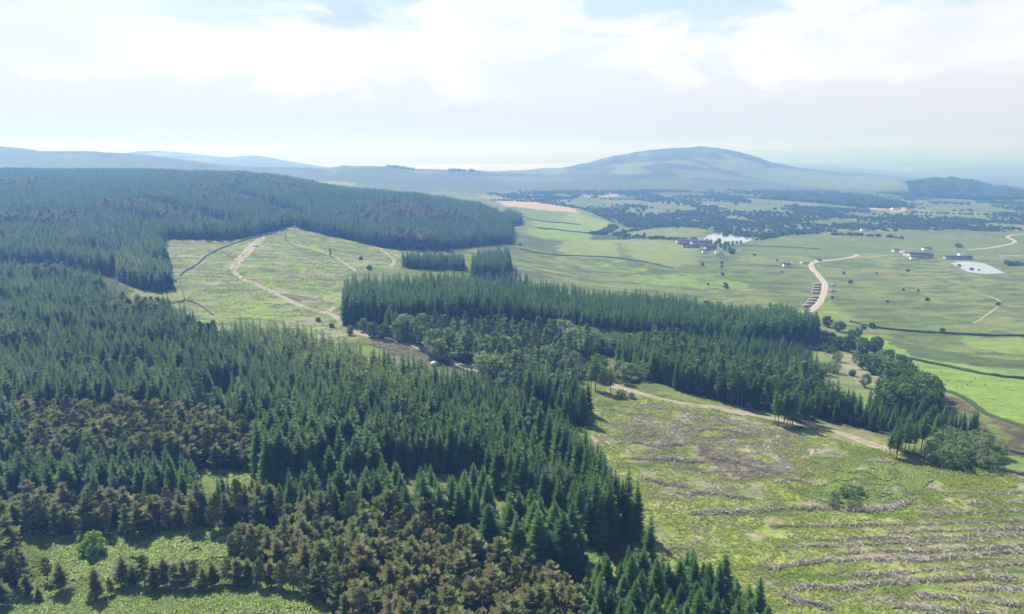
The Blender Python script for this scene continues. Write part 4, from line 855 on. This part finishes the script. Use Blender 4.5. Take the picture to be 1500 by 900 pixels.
# ------------------------------------------------------------------ brushwood rows and clear-fell litter
def sticks(cx, cy, cz, length, rad, yaw, pitch):
    n = len(cx); d = np.stack([np.cos(yaw)*np.cos(pitch), np.sin(yaw)*np.cos(pitch), np.sin(pitch)], 1)
    u = np.stack([-np.sin(yaw), np.cos(yaw), 0*yaw], 1); v = np.cross(d, u); c = np.stack([cx, cy, cz], 1); Vs = []
    for e, rr in ((-.5,1.0),(.5,.45)):
        for a in (0, 2.09, 4.19): Vs.append(c+d*(length*e)[:,None]+(u*math.cos(a)+v*math.sin(a))*(rad*rr)[:,None])
    V = np.stack(Vs, 1).reshape(-1,3); b = np.arange(n)[:,None]*6
    Fq = np.concatenate([b+np.array([[0,1,4,3]]), b+np.array([[1,2,5,4]]), b+np.array([[2,0,3,5]])])
    return V, Fq
def windrow(px, w, h, label, dens=15):
    h = h*1.05
    p = resample(PP(px), .5); n = int(len(p)*.5*dens*w/2); k = rng.integers(len(p), size=n)
    wm = .35+1.3*fbm(k/22.0, np.full(n, px[0][0]*.37), 4, len(px)*7); kk = rng.uniform(size=n) < np.clip(wm*1.05-.25, .14, 1); k = k[kk]; wm = wm[kk]; n = len(k)
    t = np.gradient(p, axis=0); yaw0 = np.arctan2(t[k,1], t[k,0])
    off = rng.normal(0, 1, n)*w*.27*wm+(fbm(k/30.0, np.full(n, px[0][1]*.3), 3, 5)-.5)*2.6; x = p[k,0]+off*-np.sin(yaw0); y = p[k,1]+off*np.cos(yaw0)
    z = gz(x, y)+rng.uniform(0, 1, n)*h*wm*.8+.05
    V, Fq = sticks(x, y, z, rng.uniform(.8,3.4,n), rng.uniform(.04,.13,n), yaw0+rng.normal(0,.9,n), rng.normal(0,.22,n))
    return tag(link('brushwood_row', mesh_from('brushwood_row', V, Fq, [M['brash']])), label, 'brushwood row', 'brushwood rows on the felled slope')
rowsw = [([(1015,754),(1060,751),(1120,747),(1180,745),(1260,749),(1300,744),(1328,737)], 2.6, 1.0, 'long thick row of grey brushwood just in front of the willow bushes'),
 ([(1140,803),(1175,801),(1230,799),(1300,798),(1380,796),(1450,794)], 1.4, .6, 'thin dark brushwood row crossing the middle of the mown green slope'),
 ([(1120,832),(1180,826),(1230,822),(1290,822),(1360,820),(1440,812),(1510,808)], 1.6, .7, 'broken brushwood row above the thick pale one'),
 ([(1165,866),(1200,861),(1230,860),(1300,853),(1360,849),(1430,845),(1485,845)], 2.2, .9, 'thick pale brushwood row in the near foreground'),
 ([(1345,872),(1400,877),(1450,884),(1510,891)], 1.9, .7, 'brushwood row slanting down to the right below the thick pale one'),
 ([(1300,888),(1360,894),(1420,899),(1500,905)], 1.9, .7, 'brushwood row nearest the camera'),
 ([(1300,783),(1370,779),(1440,778),(1510,777)], 1.5, .6, 'brushwood row on the right above the thin dark one'),
 ([(1420,739),(1460,738),(1510,738)], 1.5, .6, 'uppermost short brushwood row on the right slope'),
 ([(1355,757),(1390,752),(1440,753),(1510,752)], 1.5, .6, 'second brushwood row down on the right slope'),
 ([(1145,872),(1165,880),(1190,886),(1215,893)], 2.2, .7, 'brushwood heap line beside the broken wall in the near corner'),
 ([(1180,790),(1300,789),(1400,787),(1510,786)], 1.2, .5, 'thin pale brushwood row just above the thin dark one'),
 ([(1230,812),(1330,810),(1450,803),(1510,800)], 1.2, .5, 'thin brushwood row just below the thin dark one'),
 ([(1250,842),(1350,836),(1450,828),(1510,824)], 1.3, .5, 'faint brushwood row just above the thick pale foreground one'),
 ([(1390,864),(1450,862),(1510,858)], 1.4, .6, 'short brushwood row at the right edge under the thick pale one'),
 ([(1130,772),(1230,770),(1290,768),(1330,766)], 1.3, .5, 'faint brushwood row below the long thick one, left part'),
 ([(1380,724),(1440,723),(1510,722)], 1.2, .5, 'highest faint brushwood row at the right edge'),
 ([(1330,768),(1420,766),(1510,764)], 1.3, .5, 'third brushwood row down at the right edge'),
 ([(905,672),(950,673),(1000,677),(1030,676)], 2.2, .9, 'grey brushwood row at the left of the felled slope'),
 ([(945,702),(970,709),(1000,712),(1012,716)], 2.2, .9, 'curved heap of brushwood below the left grey row'),
 ([(905,650),(935,648),(960,655),(1000,652)], 1.8, .7, 'short brushwood row near the bare earth patch'),
 ([(1000,633),(1040,628),(1080,632),(1100,640)], 2.6, .7, 'pale tangle of brushwood at the top of the felled slope'),
 ([(1000,612),(1030,620),(1060,617),(1090,626)], 2.0, .6, 'uppermost pale brushwood tangle below the lower track'),
 ([(1045,670),(1080,676),(1110,688),(1138,694)], 4.0, 1.0, 'wide dark brown heap of brushwood in the middle of the felled slope'),
 ([(990,725),(1030,722),(1070,727),(1100,732)], 1.8, .6, 'brushwood row above the long thick one, left side'),
 ([(1140,708),(1165,702),(1195,712)], 2.2, .7, 'short brown brushwood heap left of the willow bushes')]
for px, w, h, lb in rowsw: windrow(px, w, h, lb)
def litter(pts, n, lo, sc_, seed, rl=(.5,2.6), rad=(.03,.10)):
    poly = PP(pts); x0,y0 = poly.min(0); x1,y1 = poly.max(0); x = rng.uniform(x0,x1,n*4); y = rng.uniform(y0,y1,n*4)
    k = in_poly(x,y,poly) & (fbm(x/sc_, y/sc_, 3, seed) > lo); x = x[k][:n]; y = y[k][:n]; n = len(x)
    yaw = rng.normal(0,.7,n)
    return sticks(x, y, gz(x,y)+rng.uniform(.02,.35,n), rng.uniform(*rl,n), rng.uniform(*rad,n), yaw, rng.normal(0,.15,n))
Vl, Fl_ = merge([litter(CFR, 9000, .52, 6, 61), litter([(880,600),(960,590),(1060,610),(1180,640),(1200,665),(1150,700),(1060,700),(930,672)], 7000, .42, 6, 64),
                 litter(CFL, 6000, .52, 8, 55, (1,4), (.07,.2)), litter([(540,495),(600,502),(660,528),(690,552),(700,575),(640,545),(560,515)], 2500, .4, 5, 58, (.8,3),(.05,.14))])
tag(link('felling_litter', mesh_from('felling_litter', Vl, Fl_, [M['brash']])), 'grey branches and twigs strewn over the felled slopes', 'branches', kind='stuff')
# low vegetation: bracken and rough grass as leaf-sized faces
def tufts(pts, n, size, h, lo=None, sc_=6, seed=1, blades=7):
    poly = PP(pts); x0,y0 = poly.min(0); x1,y1 = poly.max(0); x = rng.uniform(x0,x1,n*3); y = rng.uniform(y0,y1,n*3); k = in_poly(x,y,poly)
    if lo: k &= fbm(x/sc_, y/sc_, 3, seed) > lo
    x = x[k][:n]; y = y[k][:n]; n = len(x); z = gz(x,y)+h*1.5*(fbm(x/2.6, y/2.6, 2, 201)-.5)*(1 if h > .5 else 0); Vs = []
    s = rng.uniform(.6,1.3,n)
    for b in range(blades):
        a = rng.uniform(0,6.28,n); L_ = size*s*rng.uniform(.7,1.2,n); dx = np.cos(a); dy = np.sin(a); w = L_*.32
        Vs += [np.stack([x-dy*w*.3, y+dx*w*.3, z-.05],1), np.stack([x+dx*L_*.55-dy*w, y+dy*L_*.55+dx*w, z+h*s],1), np.stack([x+dx*L_, y+dy*L_, z+h*s*.55],1), np.stack([x+dx*L_*.55+dy*w, y+dy*L_*.55-dx*w, z+h*s*.95],1)]
    V = np.stack(Vs,1).reshape(-1,3); return V, np.arange(len(V)).reshape(-1,4)
Vb, Fb = merge([tufts([(-60,848),(130,872),(260,852),(420,850),(520,885),(560,1000),(-60,1000)], 26000, .5, .6), tufts([(90,760),(300,775),(440,775),(450,800),(330,815),(150,850),(60,850)], 15000, .5, .6, .36, 5, 6),
                tufts([(1240,680),(1330,680),(1372,700),(1330,730),(1260,737),(1190,735)], 6000, .5, .5, .50, 5, 67), tufts([(858,800),(900,835),(900,900),(860,880)], 600, .8, .7), tufts([(300,690),(410,700),(400,725),(320,712)], 500, .7, .6)])
tag(link('bracken', mesh_from('bracken', Vb, Fb, [M['bracken']])), 'pale green bracken covering the mounds and glades', 'bracken', kind='stuff')
M['grass'] = leafmat('rough_grass', [(0.15,(0.15,0.21,0.045)),(0.5,(0.22,0.28,0.06)),(0.9,(0.31,0.32,0.11))], .4, .1, tips=False)
Vg, Fg = merge([tufts([(-80,775),(450,775),(470,860),(520,900),(-80,960)], 22000, .4, .4, None, 6, 1, 4), tufts([(1180,640),(1500,690),(1560,780),(1300,760),(1150,720)], 5000, .6, .45, .45, 9, 63, 4), tufts(CFR, 24000, .5, .25, .42, 9, 62, 4), tufts(CFL, 9000, 1.0, .5, .45, 20, 56, 4)])
tag(link('rough_grass', mesh_from('rough_grass', Vg, Fg, [M['grass']])), 'rough tussocky grass over the felled slopes', 'grass', kind='stuff')

# ------------------------------------------------------------------ farm buildings
def box(x0,x1,y0,y1,z0,z1):
    V = np.array([(x,y,z) for z in (z0,z1) for x,y in ((x0,y0),(x1,y0),(x1,y1),(x0,y1))], float)
    return V, np.array([(0,3,2,1),(4,5,6,7),(0,1,5,4),(1,2,6,5),(2,3,7,6),(3,0,4,7)])
def building(name, px, py, w, d, eave, ridge, wall, roof, yaw, label, cat, chimney=False, windows=0, doors=1, big_door=False, group=None):
    x, y = P(px, py); z = float(gz(x, y))
    e = link(name, None, loc=(x, y, z), rz=yaw); tag(e, label, cat, group)
    V, Fq = box(-w/2,w/2,-d/2,d/2,-1.5,eave); g = np.array([(-w/2,-d/2,eave),(-w/2,d/2,eave),(-w/2,0,ridge-.15),(w/2,-d/2,eave),(w/2,d/2,eave),(w/2,0,ridge-.15)])
    V = np.concatenate([V, g]); link('wall', mesh_from('wall', V, [Fq, np.array([(8,10,9),(11,12,13)])], [wall]), e)
    ov = .4; rv = []; 
    for s in (-1,1):
        a = np.array([(-w/2-ov, s*(d/2+ov), eave-.15),(w/2+ov, s*(d/2+ov), eave-.15),(w/2+ov,0,ridge),(-w/2-ov,0,ridge)]); rv.append(a); rv.append(a+np.array([0,0,.22]))
    V = np.concatenate(rv); Fr = []
    for s in (0,8): Fr += [(s,s+1,s+2,s+3),(s+4,s+5,s+6,s+7),(s,s+1,s+5,s+4),(s,s+3,s+7,s+4),(s+1,s+2,s+6,s+5)]
    rf = link('roof', mesh_from('roof', V, np.array(Fr), [roof]), e)
    if chimney:
        for sx in (-1,1): link('chimney', mesh_from('chimney', *box(sx*w*.42-.4, sx*w*.42+.4, -.4, .4, ridge-.8, ridge+1.1), [M['stone']]), rf)
    for k in range(windows):
        for zz in ((.9,2.0),(3.2,4.2)) if eave > 4.5 else ((.9,2.0),):
            wx = -w/2+w*(k+.75)/(windows+.5)
            if abs(wx) < 1 and zz[0] < 2: continue
            link('window', mesh_from('window', *box(wx-.5, wx+.5, -d/2-.05, -d/2+.1, zz[0], zz[1]), [M['glass']]), e)
    dw = 2.2 if big_door else .5
    for k in range(doors):
        dx = 0 if doors == 1 else -w/2+w*(k+.5)/doors
        link('door', mesh_from('door', *box(dx-dw, dx+dw, -d/2-.06, -d/2+.1, 0, eave*.8 if big_door else 2.1), [M['rust' if big_door else 'glass']]), e)
    return e
building('barn', 1006, 357, 34, 16, 4.5, 7.5, M['grey_wall'], M['rust'], .06, 'long pinkish-grey roofed barn at the left end of the farm', 'barn', doors=3, big_door=True)
building('barn', 1026, 360, 30, 18, 5, 8.5, M['grey_wall'], M['rust'], .0, 'largest purple-grey roofed barn in the middle of the farm', 'barn', doors=2, big_door=True)
building('farmhouse', 1015, 354, 12, 7, 5.2, 7.6, M['white'], M['slate'], .2, 'white farmhouse between the barn roofs', 'house', True, 3)
building('barn', 1012, 363, 26, 9, 3.2, 5.2, M['grey_wall'], M['slate'], -.1, 'low grey shed along the front of the farm', 'shed', doors=4, big_door=True)
building('shed', 1033, 371, 9, 6, 3, 4.6, M['white'], M['slate'], .1, 'small white-walled shed below the farm yard', 'shed')
building('barn', 1040, 366, 18, 10, 4, 6.4, M['grey_wall'], M['slate'], .3, 'slate-roofed barn beside the shelter belt', 'barn', doors=2, big_door=True)
building('farmhouse', 1053, 373, 11, 8, 4.8, 7.2, M['white'], M['white'], -.15, 'bright white house at the right end of the farm', 'house', True, 3)
building('shed', 1000, 352, 12, 8, 3.4, 5, M['grey_wall'], M['slate'], .4, 'small grey shed at the back left of the farm', 'shed')
building('barn', 1347, 378, 32, 16, 5, 8, M['grey_wall'], M['slate'], -.12, 'big purple-roofed barn at the yard left of the right pond', 'barn', doors=3, big_door=True)
building('barn', 1335, 376, 20, 12, 4, 6.5, M['grey_wall'], M['rust'], -.12, 'smaller roofed barn left of the big purple-roofed one', 'barn', doors=2, big_door=True)
building('shed', 1326, 371, 16, 6, 3, 4.4, M['white'], M['white'], -.5, 'long white-roofed shed behind the purple-roofed barn', 'shed')
building('farmhouse', 1340, 380.5, 13, 6, 3.2, 5, M['white'], M['rust'], -.1, 'low white building in front of the purple-roofed barn', 'house', True, 3)
building('shed', 1312, 369, 9, 6, 3, 4.5, M['white'], M['slate'], .1, 'small white shed at the left end of the right-hand yard', 'shed')
building('barn', 1394, 380, 22, 9, 3.6, 5.4, M['grey_wall'], M['slate'], 0, 'dark low barn at the left tip of the right pond', 'barn', doors=3, big_door=True)
building('barn', 1412, 380, 20, 9, 3.6, 5.4, M['grey_wall'], M['slate'], .05, 'dark low barn behind the middle of the right pond', 'barn', doors=3, big_door=True)
building('farmhouse', 1410, 377, 12, 7, 4.8, 7, M['white'], M['white'], -.1, 'white house behind the dark barns at the right pond', 'house', True, 3)
building('shed', 1357, 367, 12, 8, 3.4, 5.2, M['white'], M['slate'], 0, 'pale blue-white shed behind the right-hand yard', 'shed')
building('cottage', 1152, 391, 9, 6, 3, 5, M['white'], M['slate'], .1, 'small white cottage at the yard left of the road bend', 'cottage', True, 2)
building('shed', 1178, 386, 10, 5, 2.6, 3.8, M['white'], M['white'], .2, 'low white shed just left of the road bend', 'shed')
building('shed', 1199, 383, 8, 4, 2.4, 3.4, M['white'], M['slate'], .2, 'low white shed just right of the road bend', 'shed')
building('cottage', 1266, 339, 14, 8, 4, 6.5, M['white'], M['rust'], 0, 'lone pale cottage on the far side of the moor', 'cottage', True, 3)
building('cottage', 1312, 308, 22, 12, 5, 8, M['white'], M['rust'], 0, 'distant pale farm beside the tan field', 'cottage', True, 3)

# ------------------------------------------------------------------ log stacks by the road
def log_stack(px, py, length, n, rows_, yaw, label):
    x, y = P(px, py); e = link('log_stack', None, loc=(x, y, float(gz(x,y))), rz=yaw); tag(e, label, 'log stack', 'log stacks beside the forest road')
    parts = []; ends = []
    for r_ in range(rows_):
        for k in range(n-r_):
            cx = (k-(n-1-r_)/2)*.52+rng.normal(0,.03); cz = .25+r_*.44; l = length*rng.uniform(.94,1.03)
            parts.append(tube((cx,-l/2,cz),(cx,l/2,cz), .25, .24, 7))
            for s in (-1,1): ends.append((np.array([[cx+.22*math.cos(a), s*(l/2+.005), cz+.22*math.sin(a)] for a in np.arange(7)*6.283/7]), np.arange(7)[None]))
    link('logs', mesh_from('logs', *merge(parts), [M['logs']]), e); link('log_ends', mesh_from('log_ends', *merge(ends), [M['log_end']]), e)
for k, (px, py, lb) in enumerate([(1197,418,'farthest log stack in the upper row left of the road'),(1196,422,'second log stack in the upper row left of the road'),(1195.5,426,'third log stack in the upper row left of the road'),(1194.5,430,'nearest log stack in the upper row left of the road'),
     (1192.5,437,'farthest log stack in the lower row left of the road'),(1189.5,441,'second log stack in the lower row left of the road'),(1186,445,'third log stack in the lower row left of the road'),(1181,449.5,'nearest log stack in the lower row, at the forest corner')]):
    log_stack(px, py, 3.2, 20, 5, .15+.1*(k>3), lb)
for k, (px, py, lb) in enumerate([(1219,418,'farther end of the long grey log pile right of the road'),(1217.5,426,'middle of the long grey log pile right of the road'),(1216,434,'nearer end of the long grey log pile right of the road')]):
    log_stack(px, py, 4.0, 24, 4, 1.45, lb)

# ------------------------------------------------------------------ vehicles, sheep, tussocks
def wheel(par, x, y):
    t = np.arange(12)*6.283/12; V = np.concatenate([np.column_stack([x+.36*np.cos(t), np.full(12, y+s*.12), .36+.36*np.sin(t)]) for s in (-1,1)]); i = np.arange(12); j = (i+1) % 12
    link('wheel', mesh_from('wheel', V, [np.stack([i,j,j+12,i+12],1), np.stack([i[::-1], i+12],0)], [M['tyre']]), par)
def van(px, py, yaw, label, L_=5.2):
    x, y = P(px, py); e = link('white_van', None, loc=(x, y, float(gz(x,y))+.15), rz=yaw); tag(e, label, 'van')
    prof = [(-L_/2,.35),(-L_/2,2.1),(-L_/2+.15,2.2),(L_*.18,2.2),(L_*.32,1.35),(L_/2-.05,1.15),(L_/2,.8),(L_/2,.35)]
    n = len(prof); V = np.array([(a,s*.95,b) for s in (-1,1) for a,b in prof]); i = np.arange(n); j = (i+1) % n
    link('body', mesh_from('body', V, [np.stack([i,j,j+n,i+n],1), np.stack([i[::-1], i+n],0)], [M['white']]), e)
    a = L_*.19; b_ = L_*.315
    link('windscreen', mesh_from('windscreen', [(a,-.8,2.14),(a,.8,2.14),(b_,.8,1.40),(b_,-.8,1.40),(a+.03,-.8,2.18),(a+.03,.8,2.18),(b_+.03,.8,1.44),(b_+.03,-.8,1.44)], np.array([(4,5,6,7),(0,1,5,4),(1,2,6,5),(2,3,7,6),(3,0,4,7)]), [M['glass']]), e)
    for s in (-1,1): link('side_window', mesh_from('side_window', *box(L_*.04, L_*.17, s*.955-.01, s*.955+.01, 1.35, 1.95), [M['glass']]), e)
    for wx in (-L_*.32, L_*.33):
        for wy in (-.85,.85): wheel(e, wx, wy)
van(375, 361.5, .15, 'white vehicle parked across the wide top of the winding track', 5.8)
van(637, 536, 1.0, 'white vehicle half hidden behind plantation tops below the track', 5.0)
def sheep(px, py, yaw, label, s=1.0):
    x, y = P(px, py); e = link('sheep', None, loc=(x, y, float(gz(x,y))), rz=yaw, s=s); tag(e, label, 'sheep')
    def ell(c, rx, ry, rz_, n=10, m_=7):
        V = []; 
        for i in range(m_):
            ph = math.pi*(i+.5)/m_
            for j in range(n): th = 6.283*j/n; V.append((c[0]+rx*math.sin(ph)*math.cos(th), c[1]+ry*math.sin(ph)*math.sin(th), c[2]+rz_*math.cos(ph)))
        V = np.array(V); i, j = np.meshgrid(np.arange(m_-1), np.arange(n), indexing='ij'); q = i*n+j; q2 = i*n+(j+1) % n
        return V, np.stack([q,q2,q2+n,q+n],-1).reshape(-1,4)
    body = [ell((0,0,.72),.58,.27,.30), ell((-.35,0,.74),.26,.25,.27), ell((.5,0,.86),.24,.14,.2)]
    legs = [tube((lx,ly,.55),(lx+.03,ly,.32),.075,.05,6) for lx in (-.38,.36) for ly in (-.14,.14)]+[tube((lx+.03,ly,.33),(lx,ly,.0),.05,.035,6) for lx in (-.38,.36) for ly in (-.14,.14)]
    head = [ell((.76,0,.93),.19,.085,.11), ell((.66,.11,1.0),.04,.09,.03), ell((.66,-.11,1.0),.04,.09,.03)]
    parts = body+head+legs; V, Fq = merge(parts); nb = sum(len(p[1]) for p in body); nn = len(Fq)
    link('sheep_body', mesh_from('sheep_body', V, Fq, [M['wool'], M['dark_skin']], [0]*nb+[1]*(nn-nb), True), e)
sheep(1465, 559, .4, 'upper of the two large white sheep on the bright pasture', 1.15); sheep(1483, 572, 2.6, 'lower of the two large white sheep on the bright pasture', 1.15)
sheep(1453, 585, 1.2, 'white sheep grazing low on the bright pasture', 1.0)
for k, (px, py) in enumerate([(1386,559),(1390,559),(1406,560),(1401,568),(1409,568.5),(1422,561),(1442,564),(1417,565),(1428,556),(1310,514),(1317,515),(1322,516),(1330,516)]):
    x, y = P(px, py); n = 26; a = rng.uniform(0,6.28,n); L_ = rng.uniform(.25,.6,n)
    V, Fq = sticks(x+np.cos(a)*.15, y+np.sin(a)*.15, gz(x,y)+.3+0*a, L_*1.6, np.full(n,.07), a, rng.uniform(.7,1.4,n))
    tag(link('rush_tussock', mesh_from('rush_tussock', V, Fq, [M['hedge']])), 'small dark rush tussock dotted on the bright pasture', 'tussock', 'rush tussocks on the pasture')

# ------------------------------------------------------------------ haze
V, Fq = box(-96000, 96000, -300, 65000, -61, 420)
m, nt, o = new_mat('haze_air')
pv = N(nt, 'ShaderNodeVolumePrincipled'); pv.inputs['Color'].default_value = (0.19,0.43,1.0,1); pv.inputs['Density'].default_value = 0.00034
pv.inputs['Absorption Color'].default_value = (.93,.93,.93,1); pv.inputs['Anisotropy'].default_value = 0.22
nt.links.new(pv.outputs[0], o.inputs['Volume'])
hz_o = link('haze', mesh_from('haze', V, Fq, [m])); tag(hz_o, kind='stuff'); hz_o['label'] = 'thin blue haze filling the whole valley'; hz_o['category'] = 'haze'
